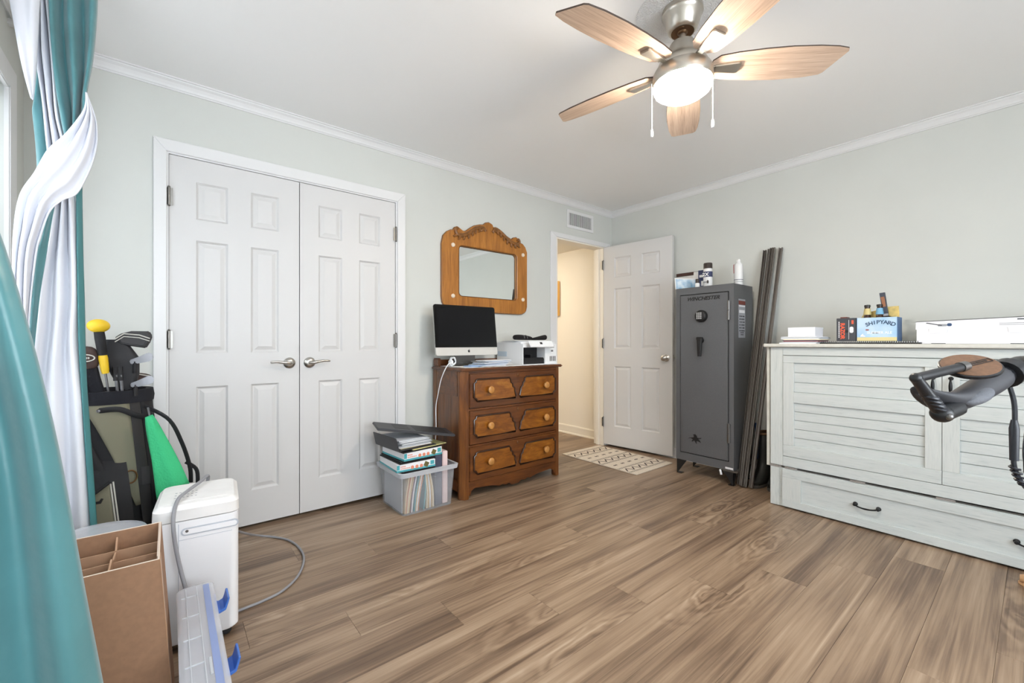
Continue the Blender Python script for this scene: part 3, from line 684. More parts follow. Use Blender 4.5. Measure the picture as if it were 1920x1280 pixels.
MB().box(px0 - .002, px1, pf + .02, pb + .006, 1.058, 1.072).build('scanner_lid', 'white_plastic', pr, bevel=.004)
MB().box(px0 - .0015, px0, pb - .13, pb - .01, pz + .06, pz + .10).build('side_inset', 'pale_blue_plastic', pr)
pn = MB(Matrix.Translation((0, pf, 1.055)) @ Matrix.Rotation(math.radians(-32), 4, 'X')).box(px0 + .02, px1 - .095, -.052, -.04, -.055, .0).build('control_panel', 'white_plastic', pr, bevel=.003)
MB(Matrix.Translation((0, pf, 1.055)) @ Matrix.Rotation(math.radians(-32), 4, 'X')).box(px0 + .125, px0 + .15, -.0525, -.051, -.032, -.014).build('panel_display', 'logo_dark', pn)
for k in range(4): MB().box(px1 - .075 + k * .018, px1 - .067 + k * .018, pf - .001, pf + .001, pz + .022, pz + .062).build('ink_window', 'logo_dark', pr)
MB().box(px1 - .068, px1 - .028, pf - .001, pf + .001, pz + .130, pz + .148).box(px1 - .062, px1 - .038, pf - .001, pf + .001, pz + .098, pz + .112).build('badge', 'print_grey', pr)
MB().lathe([(.003, 0), (.003, .001)], (px0 - .001, pf + .012, pz + .04), 8).build('button', 'logo_dark', pr)
papers('printer_papers', 'flat sheets lying on the printer lid under the black gloves', 2.09, 2.42, 2.52, 2.76, 1.0725, 3, ['paper', 'paper_grey'], 0, .005)
gl = thing('glove_pair', 'folded black knitted gloves on top of the white printer', 'gloves', (2.27, 2.62, 1.088))
for (xc, yc, ln, ht, r) in ((2.20, 2.58, .10, .032, .1), (2.365, 2.60, .07, .036, -.2)):
    rings = []
    for i in range(9):
        t = i / 8; w = .05 * math.sin(math.pi * min(max(t, .06), .94)) ** .45; hgt = ht * (.75 + .35 * math.sin(2.6 * t + r * 8)); cx_ = xc - ln + 2 * ln * t
        rings.append([(cx_, yc + w * math.cos(a) + .02 * r * i, 1.0885 + hgt * .62 + hgt * .62 * math.sin(a)) for a in [2 * math.pi * k / 12 for k in range(12)]])
    g = MB().loft(rings).build('glove', 'black_cloth', gl, smooth='all', sub=1)
MB().tube([(2.17, 2.530, 1.10), (2.172, 2.535, 1.118), (2.175, 2.56, 1.127)], .003, 6).tube([(2.20, 2.530, 1.10), (2.202, 2.535, 1.118), (2.205, 2.56, 1.127)], .003, 6).build('glove_stripe', 'grey_stripe', gl)

# ------------------------------------------------------------------ oak wall mirror
mr = thing('wall_mirror', 'carved oak framed mirror hanging above the computer', 'mirror', (2.035, W, 1.31))
outer = [(1.602, 1.42), (1.602, 1.818), (1.616, 1.881), (1.644, 1.913), (1.679, 1.932), (1.701, 1.936), (1.712, 1.956), (1.741, 1.967), (1.763, 1.955), (1.768, 1.938), (1.811, 1.942), (1.849, 1.970), (1.895, 2.0), (1.95, 2.018), (1.982, 2.022), (2.006, 2.043), (2.039, 2.052), (2.072, 2.041), (2.084, 2.018), (2.113, 2.024), (2.156, 2.011), (2.19, 1.987), (2.225, 1.968), (2.278, 1.949), (2.295, 1.965), (2.332, 1.975), (2.354, 1.957), (2.36, 1.938), (2.405, 1.926), (2.433, 1.901), (2.452, 1.86), (2.452, 1.38), (2.441, 1.345), (2.424, 1.329), (2.395, 1.315), (2.362, 1.312), (1.70, 1.312), (1.655, 1.322), (1.625, 1.345), (1.608, 1.38)]
inner = rrect(1.752, 2.330, 1.430, 1.822, .03, 6)
def raycast(poly, c0, a):
    d = (math.cos(a), math.sin(a)); best = None
    for i in range(len(poly)):
        p, q = poly[i], poly[(i + 1) % len(poly)]
        ex_, ez_ = q[0] - p[0], q[1] - p[1]; den = d[0] * ez_ - d[1] * ex_
        if abs(den) < 1e-12: continue
        t = ((p[0] - c0[0]) * ez_ - (p[1] - c0[1]) * ex_) / den; u = ((p[0] - c0[0]) * d[1] - (p[1] - c0[1]) * d[0]) / den
        if t > 0 and -1e-9 <= u <= 1 + 1e-9: best = t if best is None else max(best, t)
    return (c0[0] + d[0] * best, c0[1] + d[1] * best)
mc = (2.035, 1.63)
angs = sorted({round(math.atan2(q[1] - mc[1], q[0] - mc[0]), 5) for q in outer + inner} | {round(-math.pi + 2 * math.pi * k / 90, 5) for k in range(90)})
oo = [raycast(outer, mc, a) for a in angs]; ii = [raycast(inner, mc, a) for a in angs]
def off(pts, d): return [(x + d * (mc[0] - x) / math.hypot(mc[0] - x, mc[1] - z), z + d * (mc[1] - z) / math.hypot(mc[0] - x, mc[1] - z)) for x, z in pts]
yf = W - .028
rings = [(oo, W - .001), (oo, yf + .008), (off(oo, .006), yf), (off(ii, -.010), yf), (ii, yf + .006), (ii, W - .006)]
fr = MB().loft([[(x, y, z) for x, z in ring] for ring, y in rings], cap=False).build('mirror_frame', 'oak_v', mr)
MB().tube([(x, yf + .012, z) for x, z in oo], .0035, 5, closed=True).build('frame_edge', 'oak_dark', fr)
MB().tube([(x, yf + .004, z) for x, z in ii], .003, 5, closed=True).build('inner_bead', 'oak_dark', fr)
MB().prism(rrect(1.745, 2.337, 1.424, 1.828, .03), 'y', W - .010, W - .006).build('mirror_glass', 'mirror_glass', mr)
for x, z in ((1.695, 1.817), (1.695, 1.426), (2.398, 1.829), (2.398, 1.441)):
    MB(Matrix.Translation((x, yf, z)) @ Matrix.Rotation(math.radians(90), 4, 'X')).lathe([(.016, 0), (.016, .006), (.011, .011), (.0, .012)], n=18).build('rosette', 'porcelain', mr, smooth=True)
for spine, flip in (([(1.742, 1.945), (1.728, 1.955), (1.716, 1.935), (1.728, 1.905), (1.765, 1.900), (1.815, 1.915), (1.86, 1.945), (1.905, 1.975), (1.955, 1.993), (1.99, 1.985), (1.993, 1.968)], 1), ([(2.328, 1.945), (2.342, 1.957), (2.355, 1.938), (2.335, 1.915), (2.295, 1.912), (2.245, 1.925), (2.20, 1.955), (2.155, 1.985), (2.11, 2.003), (2.078, 1.99), (2.080, 1.968)], -1)):
    sp = interp([(x, yf - .004, z) for x, z in spine], 40)
    lf = MB().tube(sp, [.008 + .008 * math.sin(math.pi * i / 39) for i in range(40)], 8).build('leaf_carving', 'oak_carved', mr, smooth=True)
    mb = MB()
    for i in range(12, 38, 3):
        p = sp[i]; t = (sp[min(i + 1, 39)] - sp[i - 1]).normalized(); nrm = Vector((t.z, 0, -t.x)) * flip
        q = p + nrm * .012
        mb.tube([p, q + t * -.004, q + nrm * .016 - t * .012, q + nrm * .022 - t * .022], [.008, .013, .010, .004], 7)
        mb.tube([p, p - nrm * .008 + t * .006, p - nrm * .014 + t * .012], [.007, .009, .004], 6)
    mb.build('leaf_lobes', 'oak_carved', lf, smooth=True)

# ------------------------------------------------------------------ clear bin with files beside the dresser
bn = thing('storage_bin', 'clear plastic bin of upright files standing against the walnut chest', 'storage bin', (1.29, 2.60, 0))
def rr3(x0, x1, y0, y1, z, r=.025): return [(x, y, z) for x, y in rrect(x0, x1, y0, y1, r, 4)]
B0, B1, B2, B3 = 1.112, 1.465, 2.435, 2.775
MB().loft([rr3(B0 + .004, B1 - .004, B2 + .004, B3 - .004, .004), rr3(B0 - .012, B1 + .012, B2 - .012, B3 + .012, .245)], cap=False).build('bin_wall', 'clear_plastic', bn, solid=.003, smooth=True)
MB().prism(rrect(B0 + .004, B1 - .004, B2 + .004, B3 - .004, .025), 'z', .002, .006).build('bin_base', 'clear_plastic', bn)
MB().loft([rr3(B0 - .012, B1 + .012, B2 - .012, B3 + .012, .240), rr3(B0 - .026, B1 + .026, B2 - .026, B3 + .026, .244), rr3(B0 - .030, B1 + .030, B2 - .030, B3 + .030, .268), rr3(B0 - .024, B1 + .024, B2 - .024, B3 + .024, .270), rr3(B0 - .014, B1 + .014, B2 - .014, B3 + .014, .268)], cap=False).build('bin_rim', 'clear_rim', bn, solid=.003, smooth=True)
folders = [(1.135, 1.165, 'folder_tan'), (1.143, 1.178, 'folder_orange'), (1.152, 1.186, 'paper_cream'), (1.160, 1.196, 'folder_tan'), (1.172, 1.206, 'folder_plum'), (1.180, 1.216, 'paper'), (1.198, 1.234, 'folder_teal'), (1.206, 1.246, 'folder_tan'), (1.214, 1.254, 'paper'), (1.222, 1.262, 'folder_orange'), (1.262, 1.270, 'folder_teal'), (1.285, 1.274, 'paper_cream'), (1.297, 1.282, 'folder_tan'), (1.308, 1.290, 'paper'), (1.320, 1.2985, 'folder_tan'), (1.332, 1.3070, 'paper_cream')]
desc = ['tan', 'orange', 'cream', 'tan', 'plum', 'white', 'teal', 'tan', 'white', 'orange', 'teal', 'cream', 'tan', 'white', 'tan', 'cream']
ordn = ['first', 'second', 'third', 'fourth', 'fifth', 'sixth', 'seventh', 'eighth', 'ninth', 'tenth', 'eleventh', 'twelfth', 'thirteenth', 'fourteenth', 'fifteenth', 'sixteenth']
for i, ((xb, xt, m), dsc) in enumerate(zip(folders, desc)):
    zt = .232 + .012 * ((i * 7) % 3) / 2
    pts = interp([(xb, 0, .009), ((xb + xt) / 2 - (.006 if i < 10 else -.008), 0, .12), (xt, 0, zt)], 7)
    th = .0032
    MBo = MB().prism([(p.x - th, p.z) for p in pts] + [(p.x + th, p.z) for p in reversed(pts)], 'y', 2.456, 2.745).build('file_folder', m)
    tag(MBo, '%s file folder, %s from the left in the clear bin' % (dsc, ordn[i]), 'folder', 'files in the clear bin')
o = MB().box(1.344, 1.396, 2.46, 2.75, .010, .335).build('ring_binder', 'folder_slate', None, bevel=.003); tag(o, 'dark slate ring binder upright in the clear bin beside the pink one', 'binder')
o = MB().box(1.402, 1.440, 2.462, 2.74, .010, .352).build('ring_binder', 'binder_pink', None, bevel=.004); tag(o, 'pale pink binder standing at the right end of the clear bin', 'binder')
o = MB().box(1.119, 1.124, 2.47, 2.74, .012, .236).build('file_board', 'paper_grey'); tag(o, 'thin pale grey board at the left end of the clear bin', 'board')
o = MB().box(1.118, 1.335, 2.445, 2.75, .2575, .271).build('album', 'safe_black', None, bevel=.002); tag(o, 'thin black album lying flat across the file folders', 'album')
def gamebox(name, label, x0, x1, y0, y1, z0, z1, rot):
    t = thing(name, label, 'box', ((x0 + x1) / 2, (y0 + y1) / 2, z0))
    r = Matrix.Translation(((x0 + x1) / 2, (y0 + y1) / 2, 0)) @ Matrix.Rotation(rot, 4, 'Z')
    a, b = (x1 - x0) / 2, (y1 - y0) / 2
    MB(r).box(-a, a, -b, b, z0, z1).build('carton', 'box_white', t, bevel=.0015, seg=1)
    h = z1 - z0
    MB(r).box(-a - .0008, a + .0008, -b - .0008, b, z0 + .001, z0 + h * .25).build('teal_band', 'print_teal', t)
    MB(r).box(-a + .0, -a + .018, -b - .0012, -b, z0 + h * .32, z1 - .004).build('teal_badge', 'print_teal', t); MB(r).box(a - .034, a - .008, -b - .0012, -b, z0 + h * .35, z1 - .006).build('teal_badge', 'print_teal', t)
    rot2 = r @ Matrix.Translation((.0, -b - .0005, (z0 + z1) / 2 - .004)) @ Matrix.Rotation(math.radians(90), 4, 'X')
    for k in range(3): MB(rot2 @ Matrix.Translation((-.028 + k * .03, 0, 0))).lathe([(.011, 0), (.011, .0008)], n=14).build('coral_dot', 'print_coral', t)
    MB(r @ Matrix.Translation((a - .062, 0, (z0 + z1) / 2)) @ Matrix.Rotation(.5, 4, 'Y')).box(-.015, .015, -b - .0014, -b, -.015, .015).build('olive_print', 'print_olive', t)
    xd = (r.to_3x3() @ Vector((1, 0, 0)))
    mk = MB(r)
    for q in range(8):
        mk.box(-a + .024 + q * .008, -a + .029 + q * .008, -b - .001, -b, z0 + h * .36, z0 + h * .50)
        if q < 5: mk.box(-a + .024 + q * .007, -a + .028 + q * .007, -b - .001, -b, z0 + h * .60, z0 + h * .76)
    mk.build('small_print', 'print_coral', t)
    return t
gamebox('folder_carton', 'lower of two white cartons with teal bands on the clear bin', 1.085, 1.342, 2.448, 2.74, .2725, .320, math.radians(-2))
gamebox('folder_carton', 'upper of two white cartons with teal bands on the clear bin', 1.112, 1.385, 2.45, 2.74, .337, .388, math.radians(4))
o = MB(Matrix.Translation((1.22, 2.60, .3205)) @ Matrix.Rotation(.04, 4, 'Z')).box(-.13, .12, -.15, .14, 0, .007).box(-.12, .13, -.14, .14, .0075, .0155).build('clipboard', 'binder_black', None, bevel=.001, seg=1); tag(o, 'black boards sandwiched between the two white cartons', 'board')
o = MB(Matrix.Translation((1.22, 2.60, .3885)) @ Matrix.Rotation(.10, 4, 'Z')).box(-.125, .16, -.155, .14, 0, .009).build('portfolio', 'binder_black', None, bevel=.002); tag(o, 'black portfolio lying on the upper white carton', 'portfolio')
o = MB(Matrix.Translation((1.26, 2.60, .398)) @ Matrix.Rotation(.16, 4, 'Z')).box(-.10, .16, -.145, .14, 0, .004).build('yellow_folder', 'paper_yellow'); tag(o, 'yellow folder under the loose sheets on the bin pile', 'folder')
rb = thing('ring_binder', 'open-ended black binder stuffed with loose sheets on the bin pile', 'binder', (1.22, 2.60, .4025))
br = Matrix.Translation((1.215, 2.605, .4025)) @ Matrix.Rotation(.10, 4, 'Z')
MB(br).box(-.145, .13, -.15, .14, 0, .005).prism([(-.145, 0), (-.138, 0), (-.158, .083), (-.165, .083)], 'y', -.15, .14).build('binder_cover', 'slate_dark', rb, bevel=.001, seg=1)
for k in range(14):
    zz = .006 + k * .0042; sh_ = random.uniform(-.012, .014)
    MB(br @ Matrix.Rotation(random.uniform(-.05, .05), 4, 'Z')).box(-.12 + sh_ - k * .0012, .115 + sh_ - k * .004, -.135 + random.uniform(-.01, .012), .12, zz, zz + .0022).build('sheet', random.choice(['paper', 'paper', 'paper_grey', 'paper_cream' if k < 3 else 'paper']), rb)
# charcoal tray on top, leaning down towards the dresser side
tp = Matrix(((1, 0, 0, 1.262), (0, 1, 0, 2.568), (0, 0, 1, .488), (0, 0, 0, 1))) @ Matrix.Rotation(math.radians(-14), 4, 'Z') @ Matrix.Rotation(math.radians(9.5), 4, 'Y')
td = thing('document_case', 'large thin charcoal case lying tilted on top of the bin pile', 'case', (1.262, 2.568, .47))
MB(tp).box(-.262, .238, -.105, .13, 0, .016).build('case_shell', 'slate_dark', td, bevel=.004)
MB(tp).box(-.15, -.05, -.06, .10, .016, .0175).box(-.02, .20, -.075, .11, .016, .0175).build('case_ribs', 'binder_black', td, bevel=.001, seg=1)

# ------------------------------------------------------------------ safe
sf = thing('gun_safe', 'tall grey steel safe with keypad dial on short legs', 'safe', (3.42, 1.645, 0))
S0, S1, SY0, SY1, SZ0, SZ1 = 3.258, 3.582, 1.418, 1.878, .115, 1.509
mb = MB().box(S0 + .02, S1, SY0, SY1, SZ0, SZ1)
mb.box(S0, S0 + .02, SY0, SY0 + .035, SZ0, SZ1).box(S0, S0 + .02, SY1 - .035, SY1, SZ0, SZ1).box(S0, S0 + .02, SY0 + .035, SY1 - .035, SZ1 - .055, SZ1).box(S0, S0 + .02, SY0 + .035, SY1 - .035, SZ0, SZ0 + .06)
mb.build('safe_body', 'safe_grey', sf)
mb = MB().box(S0 + .006, S0 + .019, SY0 + .036, SY1 - .036, SZ0 + .061, SZ1 - .056)
mb.build('door_gap', 'black_gap', sf)
dq = MB().box(S0 - .003, S0 + .010, SY0 + .042, SY1 - .040, SZ0 + .067, SZ1 - .062).build('safe_door', 'safe_grey', sf, bevel=.002)
yc = (SY0 + SY1) / 2
FXM = Matrix(((0, 0, -1, 0), (-1, 0, 0, 0), (0, 1, 0, 0), (0, 0, 0, 1)))     # local x,y,z -> -y, z, -x
def face(y, z, x=S0 - .003): return Matrix.Translation((x, y, z)) @ FXM
kp = MB(face(1.660, 1.275)).lathe([(.047, 0), (.047, .018), (.042, .030), (.035, .034)], n=36).build('keypad_dial', 'safe_black', dq, smooth=True)
MB(face(1.664, 1.277)).lathe([(.034, .033), (.034, .0365), (.031, .0375), (.0, .0378)], n=32).build('keypad_face', 'dark_plastic', kp, smooth=True)
for r in range(4):
    for q in range(3):
        MB(face(1.664 + (1 - q) * .015, 1.277 + (1.5 - r) * .0135)).prism(rrect(-.0056, .0056, -.005, .005, .002, 2), 'z', .0375, .0395).build('key', 'key_grey', kp)
hd = MB(face(1.664, 1.085)).lathe([(.022, 0), (.022, .012), (.018, .03), (.0, .031)], n=24).build('handle', 'safe_black', dq, smooth=True)
MB(face(1.664, 1.085)).loft([[(x, y, z) for x, y in rrect(-.023, .023, .0, .026, .008, 4)] for z in (.018, .036)]).loft([[(x * 1., -.125, z) for x, z in rrect(-.013, .013, .024, .038, .005, 3)], [(x, -.06, z) for x, z in rrect(-.017, .017, .022, .040, .006, 3)], [(x, .015, z) for x, z in rrect(-.021, .021, .018, .040, .006, 3)]]).build('handle_lever', 'safe_black', hd, smooth=True)
for z in (1.31, .39):
    MB().lathe([(.010, -.072), (.010, -.002)], (S0 - .004, SY0 + .036, z), 14).lathe([(.010, .002), (.010, .072)], (S0 - .004, SY0 + .036, z), 14).build('hinge_barrel', 'steel', sf, smooth=True)
    MB().box(S0 - .008, S0 - .0005, SY0 + .024, SY0 + .036, z - .068, z + .068).build('hinge_leaf', 'safe_grey', sf)
text('WINCHESTER', 'lettering', 'safe_black', dq, (S0 - .0036, 1.653, 1.401), .040, *FX, extrude=.0008, shear=.35, bold=.0009, stretch=1.06)
MB(face(1.72, .30, S0 - .0036)).prism([(-.055, -.004), (-.030, .004), (-.012, -.004), (-.024, -.020), (-.016, -.022), (.0, -.010), (.012, -.030), (.020, -.034), (.016, -.018), (.026, -.010), (.052, -.020), (.046, -.008), (.030, .006), (.052, .010), (.060, .020), (.040, .016), (.022, .014), (.018, .030), (.006, .040), (-.012, .034), (-.004, .026), (-.006, .014), (-.022, .010), (-.040, .006)], 'z', -.0006, .0012).build('rider_emblem', 'safe_black', dq, label='dark emblem of a galloping rider')
MB().box(S0 - .0012, S0, SY0 + .005, SY0 + .062, SZ0 + .006, SZ0 + .020).build('spec_plate', 'sticker_white', sf)
MB().box(S0 - .0036, S0 - .003, 1.822, 1.8235, .22, .56).build('scratch', 'steel', dq)
# warning sticker on the side
st = MB().box(3.335, 3.45, SY0 - .0012, SY0, 1.105, 1.398).build('sticker', 'sticker', sf)
MB().box(3.335, 3.45, SY0 - .0018, SY0 - .001, 1.355, 1.385).build('sticker_band', 'sticker_red', st)
mb = MB(); ml = MB()
mb.box(3.340, 3.445, SY0 - .0018, SY0 - .001, 1.340, 1.350); mb.box(3.345, 3.44, SY0 - .0018, SY0 - .001, 1.292, 1.315)
for k in range(6):
    z = 1.275 - k * .022
    for q in range(5): ml.box(3.345 + q * .019 + random.uniform(0, .004), 3.345 + q * .019 + .013 + random.uniform(-.004, .004), SY0 - .0018, SY0 - .001, z - .012, z - .003)
ml.box(3.37, 3.42, SY0 - .0018, SY0 - .001, 1.125, 1.131).box(3.365, 3.425, SY0 - .0018, SY0 - .001, 1.140, 1.146)
mb.build('sticker_heading', 'sticker_white', st); ml.build('sticker_print', 'sticker_dark', st)
for (y, sg) in ((SY0 + .004, 1), (SY1 - .004, -1)):
    for x in (S0 + .004, S1 - .06):
        lg = MB().prism([(y, .115), (y + sg * .085, .115), (y + sg * .004, .0), (y, .0)], 'x', x, x + .004).prism([(x, .115), (x + .055, .115), (x + .006, 0), (x, 0)], 'y', y, y + sg * .004).prism([(y, .0), (y + sg * .04, .0), (y + sg * .04, .004), (y, .004)], 'x', x, x + .04).build('leg', 'safe_black', sf)
MB().box(S0 - .004, S0 + .045, SY0 - .02, SY0 + .085, .103, .114).build('foot_bracket', 'bronze_dark', sf)
MB().tube([(S0 - .004, SY0 + .10, .105), (S0 - .01, SY0 + .092, .09), (S0 - .01, SY0 + .088, .072)], .008, 8).build('tag_end', 'sticker_white', sf, smooth=True)

# ------------------------------------------------------------------ things on and beside the safe
def spray(name, label, x, y, z, capm, bodym, r, h, big=True):
    t = thing(name, label, 'spray can', (x, y, z))
    MB().lathe([(r - .002, 0), (r, .003), (r, h * .74), (r * .96, h * .755), (r * .8, h * .775)], (x, y, z), 24).build('can_body', bodym, t, smooth=True)
    return t
t = spray('spray_can', 'white spray paint can with dark brown cap on the grey safe', 3.39, 1.678, SZ1, 0, 'can_white', .034, .205)
MB().lathe([(.033, .148), (.033, .196), (.030, .200), (.0, .200)], (3.39, 1.678, SZ1), 24).build('cap', 'can_brown', t, smooth=True)
MB().lathe([(.0346, .086), (.0346, .130)], (3.39, 1.678, SZ1), 24).build('label_band', 'label_navy', t, smooth=True)
text('2X', 'lettering', 'can_white', t, (3.354, 1.680, SZ1 + .093), .038, (.25, -.97, 0), (0, 0, 1), .001, bold=.001)
mk = MB(Matrix.Translation((3.3555, 1.684, SZ1 + .045)) @ Matrix.Rotation(.2, 4, 'Z') @ FXM)
for q in range(4): mk.box(-.014 + q * .0075, -.0085 + q * .0075, -.006, .006, 0, .001)
mk.build('small_print', 'print_grey', t)
MB(Matrix.Translation((3.3545, 1.662, SZ1 + .045)) @ Matrix.Rotation(.25, 4, 'Z') @ FXM).prism([(-.007, -.012), (.007, -.012), (.008, .006), (0, .016), (-.008, .006)], 'z', 0, .001).build('label_mark', 'can_brown', t)
t = thing('spray_bottle', 'white aerosol with a thin red straw on the grey safe', 'spray can', (3.47, 1.475, SZ1))
MB().lathe([(.030, 0), (.032, .004), (.032, .150), (.028, .168), (.018, .182), (.0, .184)], (3.47, 1.475, SZ1), 24).build('can_body', 'can_white', t, smooth=True)
MB().lathe([(.013, .182), (.015, .186), (.015, .205), (.011, .210), (.0, .210)], (3.47, 1.475, SZ1), 16).build('nozzle', 'can_white', t, smooth=True)
MB().tube([(3.442, 1.498, SZ1 + .10), (3.442, 1.500, SZ1 + .165), (3.444, 1.496, SZ1 + .17)], .0022, 6).build('straw', 'print_red', t)
MB().lathe([(.0325, .045), (.0325, .052)], (3.47, 1.475, SZ1), 24).lathe([(.0325, .030), (.0325, .034)], (3.47, 1.475, SZ1), 24).build('label_lines', 'sticker', t, smooth=True)
t = thing('small_bottle', 'small white bottle with brown cap beside the brown-capped can', 'bottle', (3.33, 1.735, SZ1))
MB().lathe([(.017, 0), (.018, .003), (.018, .034), (.013, .041)], (3.33, 1.735, SZ1), 18).build('bottle_body', 'can_white', t, smooth=True)
MB().lathe([(.0145, .040), (.0145, .070), (.012, .073), (.0, .073)], (3.33, 1.735, SZ1), 18).build('cap', 'can_brown', t, smooth=True)
t = thing('small_carton', 'navy and white small carton standing behind the spray can', 'box', (3.46, 1.74, SZ1))
MB().box(3.44, 3.475, 1.70, 1.785, SZ1, SZ1 + .16).build('carton', 'label_navy', t, bevel=.001, seg=1)
MB().box(3.4392, 3.44, 1.715, 1.76, SZ1 + .03, SZ1 + .07).box(3.4392, 3.44, 1.735, 1.775, SZ1 + .10, SZ1 + .12).build('print_patch', 'can_white', t)
o = MB(Matrix.Translation((3.48, 1.795, SZ1)) @ Matrix.Rotation(math.radians(8), 4, 'Y')).box(-.0, .004, -.004, .062, .0, .165).build('white_card', 'mat_white'); tag(o, 'blank white card leaning beside the navy carton', 'card')
t = thing('photo_print', 'small blue landscape photo in white border on the safe corner', 'photo', (3.36, 1.85, SZ1))
pm = Matrix.Translation((3.36, 1.845, SZ1)) @ Matrix.Rotation(math.radians(-28), 4, 'Z') @ Matrix.Rotation(math.radians(-8), 4, 'X')
MB(pm).box(-.10, .10, 0, .004, 0, .098).build('photo_border', 'mat_white', t)
MB(pm).box(-.092, .092, -.0008, 0, .0, .088).build('photo_image', 'photo_blue', t)
t = thing('framed_print', 'dark brown framed print on the wall between door and safe', 'picture', (L, 2.0, 1.30))
mb = MB().box(L - .018, L - .001, 1.89, 2.10, 1.672, 1.70).box(L - .018, L - .001, 1.89, 2.10, 1.30, 1.325)
mb.build('frame_rail', 'frame_brown', t, bevel=.002, seg=1)
MB().box(L - .008, L - .001, 1.895, 2.095, 1.325, 1.672).build('mount', 'mat_white', t)
# leaning metal trim strips
def strip(label, bx, by, tx, ty, tz, w, d, m, spin=0):
    b = Vector((bx, by, 0)); tt = Vector((tx, ty, tz)); ax = (tt - b).normalized(); side = Vector((0, 1, 0)); side = (side - ax * side.dot(ax)).normalized(); nr = ax.cross(side)
    ln = (tt - b).length
    mt = Matrix((side, nr, ax)).transposed().to_4x4(); mt.translation = b
    o = thing('metal_strip', label, 'metal strip', (bx, by, 0), 0, 'metal strips leaning by the safe')
    MB(mt).prism([(-w, -d), (w, -d), (w, d), (w - .004, d), (w - .004, -d + .004), (-w + .004, -d + .004), (-w + .004, d), (-w, d)], 'z', .012, ln).build('channel', m, o)
    MB(mt).box(-w * .55, -w * .25, -d - .003, -d, .012, ln).box(w * .25, w * .55, -d - .003, -d, .012, ln).build('rib', 'bronze_light' if m != 'bronze_dark' else 'bronze_metal', o)
for lab, a in (('first dark metal strip from the safe, leaning on the wall', (3.300, 1.400, 3.632, 1.346, 1.79, .010, .008, 'bronze_dark')),
               ('second dark metal strip from the safe, leaning on the wall', (3.286, 1.382, 3.632, 1.316, 1.795, .0075, .008, 'bronze_metal')),
               ('third dark metal strip from the safe, leaning on the wall', (3.284, 1.365, 3.632, 1.298, 1.80, .0075, .008, 'bronze_dark')),
               ('fourth dark metal strip from the safe, leaning on the wall', (3.282, 1.348, 3.632, 1.280, 1.80, .0075, .008, 'bronze_metal')),
               ('widest grey metal strip leaning nearest the pale cabinet', (3.296, 1.316, 3.628, 1.232, 1.79, .012, .010, 'bronze_metal'))): strip(lab, *a)
# rubber boots
def boot(label, x, y, rz):
    t = thing('rubber_boot', label, 'boot', (x, y, 0), rz, 'rubber boots behind the metal strips')
    m = t.matrix_basis.copy()
    def ring(cx, cz, a, b, tz=0): return [(cx + a * math.cos(q), b * math.sin(q), cz + tz * math.cos(q)) for q in [2 * math.pi * k / 18 for k in range(18)]]
    MB(m).loft([ring(.06, .022, .135, .042), ring(.06, .05, .132, .043, -.004), ring(.045, .085, .11, .042, -.028), ring(.012, .125, .070, .042, -.02), ring(.0, .17, .055, .041), ring(-.005, .26, .060, .043), ring(-.005, .38, .068, .045)], cap=False).build('boot_shaft', 'rubber', t, smooth=True, solid=.005)
    MB(m).prism([(.06 + .142 * math.cos(q), .047 * math.sin(q)) for q in [2 * math.pi * k / 24 for k in range(24)]], 'z', 0, .024).build('sole', 'rubber_sole', t, bevel=.003)
    MB(m).tube(ring(-.005, .382, .070, .046), .010, 8, closed=True).build('boot_cuff', 'fleece', t, smooth=True)
boot('dark rubber boot nearest the leaning metal strips', 3.53, 1.312, math.radians(181))
boot('dark rubber boot tucked nearest the pale cabinet', 3.545, 1.205, math.radians(179))
gr = []
for i in range(9):
    gr.append([(3.50 + .03 * math.sin(k * 1.1 + i * .5) - .015 * i / 8, 1.372 - .010 * k * (1 + .02 * i) - .0, .45 - .27 * i / 8) for k in range(5)])
o = MB().sheet(gr).build('blue_rag', 'blue_cloth', None, solid=.006, smooth='all'); tag(o, 'blue rag hanging down behind the metal strips', 'rag')

# ------------------------------------------------------------------ cabinet bed
cb_ = thing('cabinet_bed', 'pale grey-washed cabinet bed with slatted front panels and low drawer', 'cabinet bed', (3.36, .31, 0))
CF = 3.108; CBK = 3.625; CY1, CY0 = 1.118, -.492; YL, YR = 1.044, -.418; YM = .313
def cab(name, m, x0, x1, y0, y1, z0, z1, par=None, bev=.0015, label=None): return MB().box(x0, x1, y0, y1, z0, z1).build(name, m, par or cb_, bevel=bev, seg=1, label=label)
cab('top', 'cab_plain', CF - .028, CBK + .01, CY0 - .035, CY1 + .035, 1.038, 1.060, bev=.005)
cab('side_panel', 'cab_plain', CF + .012, CBK, CY1 + .008, CY1 + .027, .25, 1.038); cab('side_panel', 'cab_plain', CF + .012, CBK, CY0 - .027, CY0 - .008, .25, 1.038)
cab('corner_stile', 'greywash_v', CF, CF + .03, YL + .001, CY1, .268, 1.036); cab('corner_stile', 'greywash_v', CF, CF + .03, CY0, YR - .001, .268, 1.036)
cab('carcass', 'black_gap', CF + .03, CBK, CY0, CY1, .27, 1.036, bev=0)
cab('front_rail', 'greywash', CF - .001, CF + .029, YR, YL, .986, 1.036)
cab('front_rail', 'greywash', CF - .001, CF + .029, YR, YL, .268, .331)
zs = ((.938, .751, 3), (.682, .403, 5))
